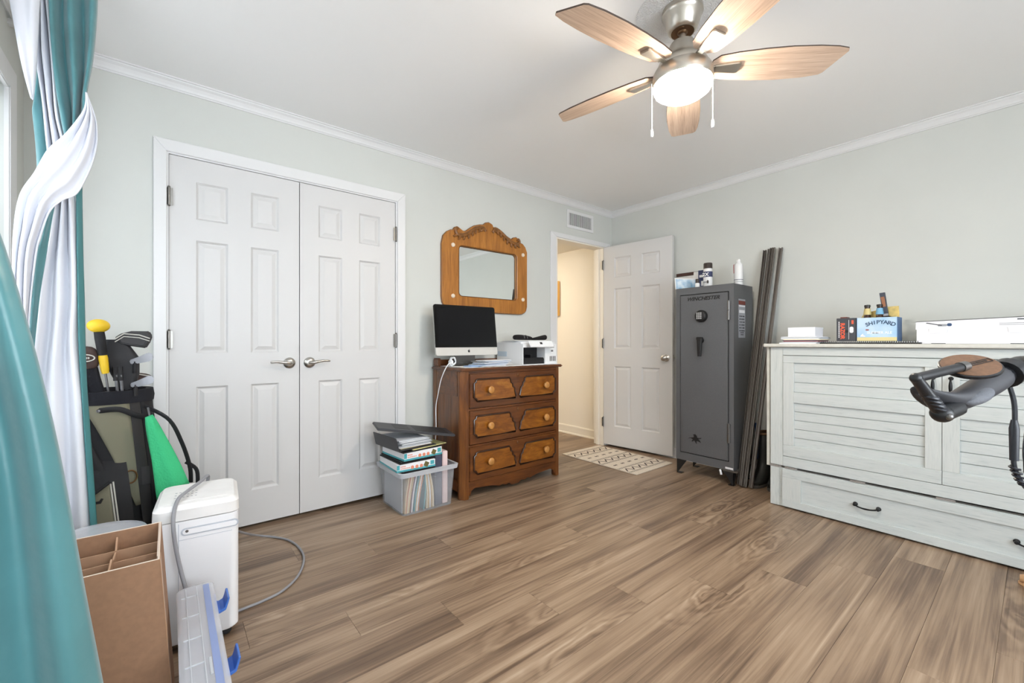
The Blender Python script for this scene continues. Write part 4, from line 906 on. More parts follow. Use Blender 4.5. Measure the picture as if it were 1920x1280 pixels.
for a, b, hy_ in ((YM + .001, YL - .001, YM + .032), (YR + .001, YM - .001, YM - .033)):
    d = cab('panel_door', 'greywash', CF + .020, CF + .029, a, b, .334, .983, bev=0)
    lo_in, hi_in = (a + .063, b - .061) if a > 0 else (a + .061, b - .063)
    for s0, s1 in ((a, lo_in), (hi_in, b)): cab('stile', 'greywash_v', CF - .003, CF + .020, s0, s1, .4055, .9375, d)
    cab('door_rail', 'greywash', CF - .003, CF + .020, a, b, .938, .983, d); cab('door_rail', 'greywash', CF - .003, CF + .020, a, b, .334, .405, d)
    cab('door_rail', 'greywash', CF - .003, CF + .020, lo_in, hi_in, .682, .751, d)
    for zt, zb, n in zs:
        for k in range(n):
            hgt = (zt - zb) / n
            MB().prism([(CF + .020, zt - (k + 1) * hgt + .0017), (CF + .010, zt - (k + 1) * hgt + .0017), (CF + .0095, zt - (k + 1) * hgt + .0022), (CF + .0095, zt - k * hgt - .0022), (CF + .010, zt - k * hgt - .0017), (CF + .020, zt - k * hgt - .0017)], 'y', lo_in, hi_in).build('slat', 'greywash', d)
    hz = (.884, .798)
    h = MB().tube(interp([(CF - .003, hy_, hz[0]), (CF - .022, hy_, hz[0] - .006), (CF - .026, hy_, hz[0] - .022), (CF - .027, hy_, (hz[0] + hz[1]) / 2), (CF - .026, hy_, hz[1] + .022), (CF - .022, hy_, hz[1] + .006), (CF - .003, hy_, hz[1])], 21), [.006, .006, .0045, .004, .004, .0045, .0055, .0065, .007, .0075, .0075, .0075, .007, .0065, .0055, .0045, .004, .004, .0045, .006, .006], 8).build('pull_handle', 'handle_black', d, smooth=True)
    for z in hz: MB(Matrix.Translation((CF - .003, hy_, z)) @ FXM).lathe([(.010, 0), (.010, .003), (.005, .006)], n=14).build('handle_foot', 'handle_black', h, smooth=True)
# base with wide drawer
cab('base', 'greywash', CF + .004, CBK, CY0, CY1, .004, .252)
cab('base_post', 'greywash_v', CF - .001, CF + .006, YL + .022, CY1, .004, .252)
cab('hinge_strip', 'steel', CF + .010, CF + .03, CY0, CY1, .253, .260, bev=0)
for y in (1.09, 1.0, .66, .30, -.06):
    MB().box(CF - .001, CF + .012, y - .035, y + .035, .2535, .258).box(CF - .001, CF + .012, y - .035, y + .035, .2600, .2645).build('hinge_plate', 'bronze_light', cb_)
dw = cab('drawer', 'greywash', CF - .004, CF + .003, YR, YL, .012, .250)
cab('drawer_stile', 'greywash_v', CF - .016, CF - .004, .939, YL, .058, .199, dw); cab('drawer_stile', 'greywash_v', CF - .016, CF - .004, YR, YR + .105, .058, .199, dw)
cab('drawer_rail', 'greywash', CF - .016, CF - .004, YR, YL, .199, .250, dw); cab('drawer_rail', 'greywash', CF - .016, CF - .004, YR, YL, .012, .058, dw)
for yc_ in (.616, .012):
    z = .132
    h = MB().tube(interp([(CF - .004, yc_ + .052, z), (CF - .026, yc_ + .050, z), (CF - .034, yc_ + .032, z - .006), (CF - .036, yc_, z - .009), (CF - .034, yc_ - .032, z - .006), (CF - .026, yc_ - .050, z), (CF - .004, yc_ - .052, z)], 21), [.006, .006, .006, .005, .005, .0045, .004, .004, .004, .0045, .005, .0045, .004, .004, .004, .0045, .005, .005, .006, .006, .006], 8).build('drawer_pull', 'handle_black', dw, smooth=True)
    for s in (-1, 1): MB(Matrix.Translation((CF - .004, yc_ + s * .052, z)) @ FXM).lathe([(.012, 0), (.011, .006), (.006, .010)], n=14).ball((0, 0, .022), .009, 10, 8).build('pull_foot', 'handle_black', h, smooth=True)

# ------------------------------------------------------------------ things on the cabinet
CT = 1.060
t = thing('magazine_stack', 'small stack of magazines and mail under the plain white box', 'magazines', (3.28, .96, CT))
zc = CT
for m, h, a, b in (('paper', .007, .878, 1.085), ('paper_grey', .006, .865, 1.062), ('print_red', .004, .868, 1.060), ('label_navy', .004, .87, 1.062), ('paper_cream', .006, .862, 1.06), ('paper', .006, .86, 1.072), ('paper_grey', .004, .855, 1.075), ('paper', .005, .87, 1.07)):
    MB(Matrix.Translation((3.27, (a + b) / 2, 0)) @ Matrix.Rotation(random.uniform(-.03, .03), 4, 'Z')).box(-.11, .11, -(b - a) / 2, (b - a) / 2, zc, zc + h).build('magazine', m, t); zc += h + .0006
t = thing('white_box', 'plain white carton on the magazines at the cabinet end', 'box', (3.27, .965, zc))
MB().box(3.20, 3.36, .893, 1.045, zc + .0005, zc + .058).build('carton', 'box_white', t, bevel=.001, seg=1)
MB().box(3.199, 3.361, .892, 1.046, zc + .05, zc + .060).build('carton_lid', 'box_white', t, bevel=.001, seg=1)
t = thing('spiral_notebook', 'long black wire-bound desk calendar under the beer carton', 'notebook', (3.36, .66, CT))
MB().box(3.235, 3.53, .41, .905, CT + .0005, CT + .008).build('cover', 'safe_black', t)
MB().box(3.240, 3.52, .415, .90, CT + .0085, CT + .012).build('pages', 'paper', t)
w_ = MB()
for k in range(48):
    y = .42 + k * .0099
    w_.tube([(3.238 + .009 * math.cos(q), y + .001 * math.sin(q), CT + .0088 + .0075 * math.sin(q)) for q in [2 * math.pi * i / 8 for i in range(8)]], .0013, 4, closed=True)
w_.build('wire_binding', 'wire', t)
NB = CT + .0175
t = thing('trimmer_carton', 'charcoal carton with orange lettering beside the beer carrier', 'box', (3.30, .752, NB))
MB().box(3.285, 3.38, .704, .802, NB, NB + .142).build('carton', 'box_charcoal', t, bevel=.001, seg=1)
text('RAZOR', 'lettering', 'print_orange', t, (3.2845, .781, NB + .012), .030, (0, 0, -1), (0, -1, 0), .0005, bold=.0012, stretch=1.0, align='RIGHT')
mk = MB()
for q in range(9): mk.box(3.284, 3.285, .7865, .7915, NB + .020 + q * .0115, NB + .029 + q * .0115)
mk.build('small_print', 'sticker_white', t)
MB().box(3.284, 3.285, .7385, .7405, NB + .01, NB + .13).build('stripe', 'sticker_white', t)
MB(Matrix.Translation((3.2846, .7255, NB + .068)) @ FXM).prism(rrect(-.010, .009, -.018, .020, .008), 'z', 0, .0008).build('product_photo', 'box_white', t)
MB(Matrix.Translation((3.2846, .7505, NB + .060)) @ FXM).lathe([(.009, 0), (.009, .0006)], n=18).build('print_disc', 'safe_black', t)
MB().box(3.2842, 3.285, .716, .726, NB + .105, NB + .128).build('orange_badge', 'print_orange', t)
MB().box(3.30, 3.36, .752, .786, NB + .1425, NB + .150).build('open_flap', 'sticker_red', t)
t = thing('beer_carrier', 'blue six-pack carrier lettered SHIPYARD on the cabinet', 'carton', (3.36, .607, NB))
K0, K1 = .515, .699; KX0, KX1 = 3.285, 3.42; kh = NB + .140
MB().box(KX0, KX0 + .0015, K0, K1, NB, kh).build('front_panel', 'carton_blue', t)
MB().box(KX0, KX1, K0 - .0015, K0, NB, kh).box(KX0, KX1, K1, K1 + .0015, NB, kh).build('side_panel', 'carton_side', t)
MB().box(KX1, KX1 + .0015, K0, K1, NB, kh).box(KX0, KX1, K0, K1, NB, NB + .0015).build('back_panel', 'carton_yellow', t)
MB().prism([(K0, NB), (K1, NB), (K1, kh - .01), (K1 - .02, kh + .03), (K0 + .045, kh + .064), (K0 + .006, kh + .064), (K0, kh + .03)], 'x', (KX0 + KX1) / 2, (KX0 + KX1) / 2 + .0015).build('handle_panel', 'carton_yellow', t)
MB().prism([(K0 - .001, kh - .02), (K0 + .045, kh + .012), (K0 + .05, kh + .064), (K0 + .0, kh + .066)], 'x', (KX0 + KX1) / 2 - .016, (KX0 + KX1) / 2 - .013).build('torn_flap', 'carton_yellow', t)
MB().box(KX0 - .0006, KX0, K0, K1, NB, NB + .022).build('sand_print', 'carton_sand', t)
lets = 'SHIPYARD'
for k, chh in enumerate(lets):
    u = (k - 3.5) / 3.5
    text(chh, 'lettering', 'carton_navy', t, (KX0 - .001, .591 - (k - 3.5) * .0165, NB + .088 + .014 * (1 - u * u)), .031, (0, -math.cos(-.25 * u), math.sin(-.25 * u)), (0, math.sin(.25 * u) * -1, 1), .0004, bold=.0006)
text('SUMMER ALE', 'lettering', 'carton_white', t, (KX0 - .001, .594, NB + .042), .021, *FX, extrude=.0004, bold=.0004, stretch=.95)
MB(Matrix.Translation((KX0 - .0005, .672, NB + .026)) @ FXM).prism([(-.012, 0), (.014, 0), (.010, .006), (.004, .008), (.002, .020), (-.002, .014), (-.008, .010)], 'z', 0, .0006).build('boat_print', 'carton_white', t)
MB(Matrix.Translation((KX0 - .0005, .650, NB + .066)) @ FXM).prism(rrect(-.008, .008, -.003, .004, .003), 'z', 0, .0006).build('red_print', 'print_red', t)
for lab, y, lm in (('brown beer bottle with yellow neck label at the carrier left', .656, 'bottle_label'), ('brown beer bottle with blue neck label at the carrier middle', .598, 'bottle_label_blue')):
    b = thing('beer_bottle', lab, 'bottle', (3.318, y, NB + .003), 0, 'bottles in the six-pack carrier')
    MB().lathe([(.026, 0), (.0285, .004), (.0285, .095), (.027, .11), (.021, .13), (.0165, .150), (.0130, .200), (.0135, .203), (.0135, .208)], (3.318, y, NB + .003), 20).build('glass', 'bottle_glass', b, smooth=True)
    MB().lathe([(.0198, .156), (.0152, .194)], (3.318, y, NB + .003), 20).build('neck_label', lm, b, smooth=True)
    MB().lathe([(.0152, .203), (.0155, .206), (.0145, .216), (.0, .218)], (3.318, y, NB + .003), 20).build('bottle_top', 'bottle_cap', b, smooth=True)
t = thing('slim_box', 'slim dark box stuck upright in the six-pack carrier', 'box', (3.33, .555, NB + .01))
sm = Matrix.Translation((3.325, .553, NB + .005)) @ Matrix.Rotation(math.radians(-7), 4, 'X')
MB(sm).box(-.008, .008, -.0125, .0125, 0, .145).build('lower_half', 'safe_black', t); MB(sm).box(-.008, .008, -.0115, .0115, .145, .158).build('silver_band', 'sticker', t)
MB(sm).box(-.008, .008, -.0125, .0125, .158, .285).build('upper_half', 'stick_slate', t); MB(sm).box(-.009, -.008, -.008, .008, .20, .25).build('copper_print', 'stick_copper', t); MB(sm).box(-.0088, -.008, -.0075, .0095, .245, .29 - .03).build('copper_edge', 'stick_copper', t)
# long white carton
t = thing('long_white_carton', 'long low white tuck-lid carton at the right of the cabinet top', 'box', (3.36, 0, CT))
LA, LB = .432, -.36
MB().box(3.285, 3.44, LB, LA, CT + .0005, CT + .118).build('tray', 'box_white', t, bevel=.001, seg=1)
MB().prism([(LA + .004, CT + .080), (LA + .002, CT + .125), (LB, CT + .150), (LB, CT + .095)], 'x', 3.2825, 3.285).prism([(LA + .002, CT + .125), (LB, CT + .150), (LB, CT + .147), (LA + .002, CT + .122)], 'x', 3.2825, 3.44).build('lid', 'box_white', t)
for y in (.345, .06, -.22):
    MB().prism([(y + .037, CT + .09), (y - .037, CT + .09), (y - .034, CT + .062), (y - .026, CT + .058), (y + .026, CT + .058), (y + .034, CT + .062)], 'x', 3.2805, 3.2845).build('tuck_tab', 'box_white', t)
    MB().box(3.2838, 3.2852, y - .028, y + .028, CT + .001, CT + .004).build('slot', 'box_charcoal', t)
MB().prism([(.395, CT + .114), (.390, CT + .118), (.330, CT + .103), (.332, CT + .099)], 'x', 3.2815, 3.2826).build('tool_print', 'box_charcoal', t)
MB(Matrix.Translation((3.2825, .305, CT + .104)) @ FXM).prism(rrect(-.006, .012, -.008, .008, .006), 'z', 0, .001).build('tool_print_head', 'carton_navy', t)
MB(Matrix.Translation((3.2825, .329, CT + .102)) @ FXM).prism(rrect(-.018, .018, -.006, .006, .004), 'z', 0, .0006).build('tool_print_body', 'sticker', t)
for yy, zz, s in ((.105, .105, .006), (.105, .097, .006)): MB().box(3.2818, 3.2826, yy - .12, yy + .02, CT + zz, CT + zz + .002).build('print_line', 'print_grey', t)
MB().box(3.2818, 3.2826, -.06, .066, CT + .122, CT + .128).build('print_title', 'box_charcoal', t)

# ------------------------------------------------------------------ curtains (left wall)
def cloth(name, m, left, right, par, folds, depth, n=40, cols=28, phase=0, solid=.004, bulge=0, taper=None):
    la, lb = interp(left, n), interp(right, n); g = []
    for i in range(n):
        row = []
        for k in range(cols + 1):
            u = k / cols; p = la[i].lerp(lb[i], u)
            dd = depth * (taper(i / (n - 1)) if taper else 1)
            f = math.sin(u * folds * 2 * math.pi + phase + .4 * math.sin(i * .13))
            row.append((p.x + dd * .12 * math.sin(i * .3 + u * 5), p.y - dd * f - bulge * math.sin(math.pi * u) , p.z))
        g.append(row)
    return MB().sheet(g).build(name, m, par, smooth='all', solid=solid)
rod = thing('curtain_rod', 'white curtain rod above the left window', 'curtain rod', (-.37, 1.7, 2.36))
MB().tube([(-.37, .55, 2.36), (-.37, 2.74, 2.36)], .012, 12).build('rod', 'trim_white', rod, smooth=True)
MB().ball((-.37, 2.75, 2.36), .024).build('finial', 'trim_white', rod, smooth=True); MB().ball((-.37, .54, 2.36), .024).build('finial', 'trim_white', rod, smooth=True)
MB().box(X0, -.358, 2.60, 2.625, 2.35, 2.37).build('bracket', 'trim_white', rod); MB().box(X0, -.358, .68, .705, 2.35, 2.37).build('bracket', 'trim_white', rod)
cu = thing('curtain', 'teal curtain with white lining wound by a white scarf at window corner', 'curtain', (-.30, 2.25, 0))
cloth('teal_panel', 'teal_satin', [(-.337, 2.24, 2.36), (-.33, 2.2, 2.279), (-.313, 2.2, 2.04), (-.296, 2.2, 1.837), (-.280, 2.2, 1.72), (-.27, 2.22, 1.60)], [(-.210, 2.26, 2.40), (-.213, 2.24, 2.338), (-.222, 2.22, 2.097), (-.232, 2.2, 1.975), (-.243, 2.2, 1.88), (-.252, 2.2, 1.70)], cu, 2.3, .026, cols=40, phase=.6)
cloth('lining_upper', 'white_lining', [(-.366, 2.23, 2.36), (-.357, 2.23, 2.279), (-.360, 2.23, 2.107), (-.361, 2.23, 2.031), (-.344, 2.23, 1.877), (-.328, 2.23, 1.70)], [(-.330, 2.21, 2.36), (-.325, 2.21, 2.279), (-.308, 2.21, 2.04), (-.290, 2.21, 1.837), (-.280, 2.21, 1.76), (-.275, 2.21, 1.68)], cu, 2.6, .022, phase=2.2, cols=36)
cloth('scarf_tail_upper', 'white_scarf', [(-.425, 2.17, 2.38), (-.418, 2.17, 2.276), (-.410, 2.17, 2.19), (-.391, 2.17, 2.035), (-.366, 2.18, 1.905)], [(-.335, 2.17, 2.38), (-.339, 2.17, 2.317), (-.344, 2.17, 2.259), (-.353, 2.17, 2.07), (-.362, 2.18, 1.90)], cu, 1.2, .010, phase=1, bulge=.03)
cloth('teal_turn_upper', 'teal_satin', [(-.364, 2.25, 2.06), (-.3705, 2.24, 1.924), (-.372, 2.24, 1.858), (-.365, 2.24, 1.71), (-.358, 2.24, 1.60)], [(-.352, 2.24, 2.05), (-.350, 2.24, 1.958), (-.338, 2.24, 1.877), (-.326, 2.24, 1.747), (-.320, 2.24, 1.62)], cu, .7, .012, phase=.4)
band_t = [(-.232, 2.16, 1.965), (-.236, 2.13, 1.888), (-.275, 2.105, 1.782), (-.317, 2.10, 1.714), (-.348, 2.10, 1.633), (-.378, 2.10, 1.554), (-.394, 2.11, 1.444), (-.400, 2.12, 1.337), (-.398, 2.13, 1.195), (-.386, 2.13, 1.035), (-.380, 2.13, .93)]
band_b = [(-.226, 2.17, 1.955), (-.203, 2.15, 1.852), (-.207, 2.13, 1.726), (-.243, 2.11, 1.592), (-.283, 2.10, 1.553), (-.311, 2.10, 1.513), (-.331, 2.11, 1.436), (-.347, 2.12, 1.361), (-.360, 2.13, 1.215), (-.366, 2.13, 1.034), (-.368, 2.13, .93)]
cloth('scarf', 'white_scarf', band_t, band_b, cu, 3.1, .011, n=70, cols=44, bulge=.016, phase=.3)
cloth('teal_turn_lower', 'teal_satin', [(-.322, 2.16, 1.56), (-.341, 2.17, 1.428), (-.357, 2.17, 1.351), (-.367, 2.17, 1.182), (-.374, 2.17, 1.0), (-.38, 2.17, .7)], [(-.308, 2.16, 1.56), (-.326, 2.17, 1.449), (-.339, 2.17, 1.315), (-.351, 2.17, 1.183), (-.365, 2.17, 1.0), (-.37, 2.17, .7)], cu, .6, .008, phase=.8)
cloth('lining_lower', 'white_lining', [(-.312, 2.20, 1.62), (-.327, 2.21, 1.451), (-.34, 2.21, 1.316), (-.353, 2.21, 1.183), (-.369, 2.21, 1.033), (-.382, 2.21, .80), (-.392, 2.21, .403), (-.398, 2.21, .03)], [(-.268, 2.20, 1.66), (-.260, 2.21, 1.40), (-.256, 2.21, 1.20), (-.255, 2.21, 1.071), (-.248, 2.21, .90), (-.242, 2.21, .756), (-.223, 2.21, .357), (-.211, 2.21, .03)], cu, 2.4, .020, n=50, cols=44, phase=1.2)
cloth('teal_hem', 'teal_hem', [(-.262, 2.20, 1.64), (-.260, 2.195, 1.40), (-.257, 2.195, 1.20), (-.255, 2.195, 1.071), (-.249, 2.195, .90), (-.242, 2.195, .756), (-.223, 2.195, .357), (-.211, 2.195, .03)], [(-.250, 2.22, 1.66), (-.247, 2.215, 1.40), (-.243, 2.215, 1.20), (-.241, 2.215, 1.071), (-.236, 2.215, .90), (-.229, 2.215, .756), (-.209, 2.215, .357), (-.196, 2.215, .03)], cu, .5, .003, cols=6)
nc = thing('curtain', 'glossy teal curtain flaring out in the lower left foreground', 'curtain', (-.25, 1.0, 0))
cloth('teal_panel', 'teal_satin', [(-.45, 1.02, 2.36), (-.44, 1.02, 2.0), (-.42, 1.02, 1.6), (-.40, 1.02, 1.35), (-.40, 1.0, 1.2), (-.40, .98, .9), (-.40, .97, .6), (-.40, .96, .3), (-.40, .96, .02)], [(-.29, 1.02, 2.36), (-.28, 1.02, 2.0), (-.265, 1.02, 1.6), (-.235, 1.01, 1.35), (-.197, 1.0, 1.2), (-.140, 1.0, .9), (-.102, 1.0, .6), (-.072, 1.0, .3), (-.05, 1.0, .02)], nc, 3.2, .03, n=60, cols=60, phase=2.3, taper=lambda t: .5 + .7 * abs(t - .42))
MB().tube([(-.43 + .075 - .1 * math.cos(a) , 1.01 + .075 * math.sin(a), 1.36 + .02 * math.cos(a)) for a in [2 * math.pi * k / 20 for k in range(20)]], .014, 8, closed=True).build('tieback', 'white_scarf', nc, smooth=True)

# ------------------------------------------------------------------ golf bag with clubs
gb = thing('golf_bag', 'black and khaki golf bag standing in the corner by the closet', 'golf bag', (-.19, 2.56, 0))
def bag_ring(t, k=1.0, n=28):
    cx = -.150 - .056 * t; cy = 2.555 + .01 * t; a = (.165 - .030 * t) * k; b = (.150 - .028 * t) * k; z = .01 + .835 * t
    return [(cx + a * math.cos(q), cy + b * math.sin(q), z) for q in [2 * math.pi * i / n for i in range(n)]]
def bag_pt(t, ang, k=1.0):
    cx = -.150 - .056 * t; cy = 2.555 + .01 * t; a = (.165 - .030 * t) * k; b = (.150 - .028 * t) * k
    q = math.radians(ang); return (cx + a * math.cos(q), cy + b * math.sin(q), .01 + .835 * t)
body = MB().loft([bag_ring(i / 12, 1 + .03 * math.sin(i * .9)) for i in range(13)]).build('bag_body', 'bag_black', gb, smooth=True)
def patch(name, m, tl, par, k0=1.03, rows=16, cols=8, solid=.006):
    g = []
    for i in range(rows + 1):
        t = i / rows; tt, a0, a1 = tl(t)
        g.append([bag_pt(tt, a0 + (a1 - a0) * j / cols, k0) for j in range(cols + 1)])
    return MB().sheet(g).build(name, m, par, smooth='all', solid=solid)
patch('khaki_panel', 'bag_khaki', lambda t: (.98 - .55 * t, 230 + 64 * t ** .65, 300 + 2 * t), gb, 1.035)
patch('black_side_band', 'bag_grey', lambda t: (.99 - .80 * t, 300, 316), gb, 1.05)
patch('rear_band', 'bag_black', lambda t: (.99 - .90 * t, 318, 372), gb, 1.04)
MB().loft([bag_ring(.955, 1.10), bag_ring(.985, 1.14), bag_ring(1.02, 1.13), bag_ring(1.02, .95), bag_ring(.97, .93)], cap=False).build('bag_collar', 'knit_black', gb, smooth=True)
pk = MB().loft([[(p[0] - .01, p[1] - d, p[2]) for p in [bag_pt(t, a, kk) for a in (205, 222, 240, 258, 276, 292)] + [bag_pt(t, a, .9) for a in (292, 276, 258, 240, 222, 205)]] for t, d, kk in ((.06, .01, 1.10), (.20, .03, 1.18), (.45, .035, 1.20), (.60, .02, 1.13), (.68, .0, 1.02))]).build('lower_pocket', 'bag_black', gb, smooth=True)
def pock(u, v):     # khaki pocket face: u across, v down
    tt_ = (.500 + .085 * u) * (1 - v) + .10 * v; a_ = 244 + 30 * u + 4 * v
    p_ = bag_pt(tt_, a_, 1.17); return (p_[0] - .012, p_[1] - .052, p_[2])
MB().sheet([[pock(j / 8, i / 12) for j in range(9)] for i in range(13)]).build('khaki_pocket_face', 'bag_khaki', pk, smooth='all', solid=.006)
def pk3(u, v, e): q = pock(u, v); return (q[0], q[1] - e, q[2])
for u in (1.0, 1.09): MB().tube([pk3(u, i / 12, .004) for i in range(13)], .0028, 6).build('pocket_piping', 'piping', pk, smooth=True)
MB().tube([pk3(-.12, i / 12, .004) for i in range(2, 13)], .0028, 6).build('pocket_piping', 'piping', pk, smooth=True)
MB().tube([pk3(i / 8, -.02, .005) for i in range(9)], .0055, 6).tube([pk3(.30, .05, .010), pk3(.62, .10, .014), pk3(.70, .08, .012)], [.004, .006, .004], 6).build('pocket_zip', 'bag_black', pk, smooth=True)
patch('upper_pocket', 'bag_black', lambda t: (.92 - .30 * t, 200, 232 + 34 * t), gb, 1.05, solid=.03)
MB().tube(interp([bag_pt(.93, 262, 1.10), bag_pt(.93, 285, 1.16), bag_pt(.89, 305, 1.18), bag_pt(.87, 330, 1.2)], 16), .011, 8, sq=.35).build('carry_handle', 'bag_black', gb, smooth=True)
MB(Matrix.Translation(bag_pt(.93, 262, 1.17)) @ Matrix.Rotation(math.radians(90), 4, 'X')).lathe([(.007, 0), (.006, .004), (.0, .005)], n=14).build('rivet', 'chrome', gb, smooth=True)
MB().tube(interp([bag_pt(.93, 320, 1.15), (.0, 2.40, .73), (.045, 2.42, .62), (.075, 2.45, .50), (.08, 2.47, .42)], 24), .009, 8, sq=.5).tube(interp([(.06, 2.46, .52), (.10, 2.45, .48), (.105, 2.46, .40)], 12), .008, 8, sq=.5).build('shoulder_strap', 'bag_black', gb, smooth=True)
rp = bag_pt(.585, 290, 1.14)
MB(Matrix.Translation(rp) @ Matrix.Rotation(math.radians(78), 4, 'X')).tube([(.020 * math.cos(q), .026 * math.sin(q), 0) for q in [2 * math.pi * k / 20 for k in range(20)]], .0035, 6, closed=True).build('towel_ring', 'ring_bronze', gb, smooth=True)
MB().tube([bag_pt(.62, 308, 1.12), bag_pt(.53, 306, 1.14)], .018, 6, sq=.2).build('belt_end', 'bag_grey', gb)
MB().tube([(.015, 2.40, .40), (-.03, 2.41, .385), (-.035, 2.40, .02)], .006, 8).build('stand_leg', 'steel', gb, smooth=True)
MB().loft([[(x, y, z) for x, y in rrect(.0 - w, .0 + w + .03, 2.40, 2.56, .02)] for w, z in ((.05, .02), (.07, .12), (.06, .30), (.03, .42))]).build('side_pocket', 'bag_black', gb, smooth=True)
RT = .845
# clubs in the bag: each a thing of its own
def club(label, grip, base, head, name='golf_club'):
    t = thing(name, label, 'golf club', (base[0], base[1], base[2]), 0, 'golf clubs in the bag'); return t
t = thing('swing_trainer', 'swing trainer with yellow ball and black grip in the golf bag', 'golf trainer', (-.20, 2.50, .60))
ax0, ax1 = Vector((-.1700, 2.47, .60)), Vector((-.2260, 2.44, 1.128))
def along(s): return ax1 + (ax0 - ax1) * s
MB().ball(tuple(along(0) + Vector((0, 0, .008))), (.036, .036, .028), 22, 14).build('ball', 'ball_yellow', t, smooth=True)
MB().tube([along(.03), along(.08), along(.17), along(.215)], [.0165, .0175, .016, .015], 14).build('black_grip', 'bag_black', t, smooth=True)
MB().tube([along(.215), along(.24), along(.33), along(.36)], [.014, .0155, .0135, .011], 14).build('yellow_handle', 'ball_yellow', t, smooth=True)
MB().tube([along(.36), along(1)], .004, 8).build('shaft', 'chrome', t, smooth=True)
t = thing('golf_club', 'driver in a large dark grey pentagon headcover in the golf bag', 'golf club', (-.15, 2.56, .5), 0, 'golf clubs in the bag')
MB().loft([[(x, y, z) for x, y in [(-.175 + a + dx, 2.50 + b) for a, b in rrect(-w, w, -.026, .034, .02, 4)]] for w, dx, z in ((.024, .035, .865), (.046, .028, .93), (.058, .016, 1.0), (.042, .0, 1.055), (.03, -.004, 1.08))]).build('cover_sock', 'headcover_dark', t, smooth=True)
MB(Matrix.Translation((-.118, 2.51, 1.082)) @ Matrix.Rotation(math.radians(-6), 4, 'Y')).loft([[(x, y, z) for x, z in [(-.062 * k, .012 * k), (-.055 * k, -.016 * k), (-.01 * k, -.030 * k), (.035 * k, -.044 * k), (.052 * k, -.018 * k), (.062 * k, .008 * k), (.055 * k, .030 * k), (-.005 * k, .036 * k), (-.04 * k, .028 * k)]] for k, y in ((.8, -.045), (1, -.03), (1, .03), (.8, .045))]).build('headcover', 'headcover_grey', t, bevel=.004, smooth=True)
MB().tube([(-.178, 2.462, 1.082), (-.150, 2.463, 1.105), (-.10, 2.463, 1.10), (-.065, 2.464, 1.085)], .0025, 6).tube([(-.178, 2.462, 1.070), (-.150, 2.463, 1.093), (-.10, 2.463, 1.088), (-.066, 2.464, 1.074)], .002, 6).build('cover_piping', 'piping', t)
MB().tube([(-.15, 2.52, .50), (-.142, 2.50, .90)], .0055, 8).build('shaft', 'chrome', t, smooth=True)
t = thing('golf_club', 'club in a brown headcover with a cream oval badge and black sock', 'golf club', (-.27, 2.50, .5), 0, 'golf clubs in the bag')
MB().loft([[(-.268 + dx + a, 2.46 + b, z) for a, b in rrect(-w, w, -.03, .03, .022, 4)] for w, dx, z in ((.036, .0, .955), (.044, .0, .98), (.046, -.004, 1.03), (.034, -.012, 1.055))]).build('headcover', 'headcover_brown', t, smooth=True, sub=1)
MB().loft([[(-.258 + dx + a, 2.465 + b, z) for a, b in rrect(-w, w, -.02, .02, .016, 4)] for w, dx, z in ((.022, .030, .80), (.024, .026, .86), (.030, .006, .92), (.036, -.008, .965))]).build('cover_sock', 'knit_black', t, smooth=True)
MB(Matrix.Translation((-.266, 2.427, 1.004)) @ Matrix.Rotation(math.radians(90), 4, 'X')).tube([(.030 * math.cos(q), .014 * math.sin(q), 0) for q in [2 * math.pi * k / 24 for k in range(24)]], .0024, 6, closed=True).build('badge_ring', 'piping', t)
mk = MB()
for q in range(5): mk.box(-.282 + q * .0065, -.2775 + q * .0065, 2.4255, 2.4275, 1.0, 1.008)
mk.build('badge_marks', 'piping', t)
MB().tube([(-.24, 2.49, .50), (-.25, 2.48, .86)], .0055, 8).build('shaft', 'chrome', t, smooth=True)
def iron(label, x, y, zt, s, covered=False):
    t = thing('golf_club', label, 'golf club', (x, y, .5), 0, 'golf clubs in the bag')
    MB().tube([(x - .05, 2.54, .5), (x, y, zt)], .0048, 8).build('shaft', 'bag_grey' if s > 0 else 'chrome', t, smooth=True)
    MB().tube([(x, y, zt - .05), (x, y, zt)], .0075, 10).build('hosel', 'bag_black', t, smooth=True)
    MB(Matrix.Translation((x, y, zt)) @ Matrix.Rotation(math.radians(-14), 4, 'Y')).loft([[(-.016, -.006, -.008), (-.016, .006, -.008), (-.016, .006, .010), (-.016, -.006, .010)], [(.015, -.008, -.012), (.015, .008, -.012), (.015, .006, .016), (.015, -.006, .016)], [(.050, -.009, -.012), (.050, .009, -.012), (.050, .006, .026), (.050, -.006, .026)], [(.064, -.006, -.002), (.064, .006, -.002), (.064, .004, .020), (.064, -.004, .020)]]).build('club_head', 'chrome', t, bevel=.003, smooth=True)
iron('iron with a bare steel head standing tallest at the bag right', -.115, 2.47, .985, 1)
iron('bare iron with its head low at the right of the bag rim', -.112, 2.455, .885, -1)
t = thing('golf_club', 'iron under a brown piped cover low behind the tall iron', 'golf club', (-.14, 2.58, .5), 0, 'golf clubs in the bag')
MB().ball((-.115, 2.55, .905), (.06, .03, .026), 18, 10).build('headcover', 'headcover_brown', t, smooth=True)
MB().tube([(-.165, 2.525, .915), (-.12, 2.52, .93), (-.065, 2.525, .915)], .0025, 6).build('cover_piping', 'piping', t)
MB().tube([(-.14, 2.58, .5), (-.12, 2.56, .89)], .005, 8).build('shaft', 'chrome', t, smooth=True)
for lab, x, y in (('slim steel shaft left of the pair beside the yellow trainer', -.170, 2.455), ('slim steel shaft right of the pair beside the driver sock', -.155, 2.45)):
    t = thing('golf_club', lab, 'golf club', (x, y, .5), 0, 'golf clubs in the bag')
    MB().tube([(x + .01, y + .05, .50), (x, y, .87), (x - .004, y, .93)], .006, 8).build('shaft', 'chrome', t, smooth=True)
    MB().tube([(x - .004, y + .002, .905), (x - .006, y + .004, .965)], .009, 8).build('grip', 'bag_black', t, smooth=True)
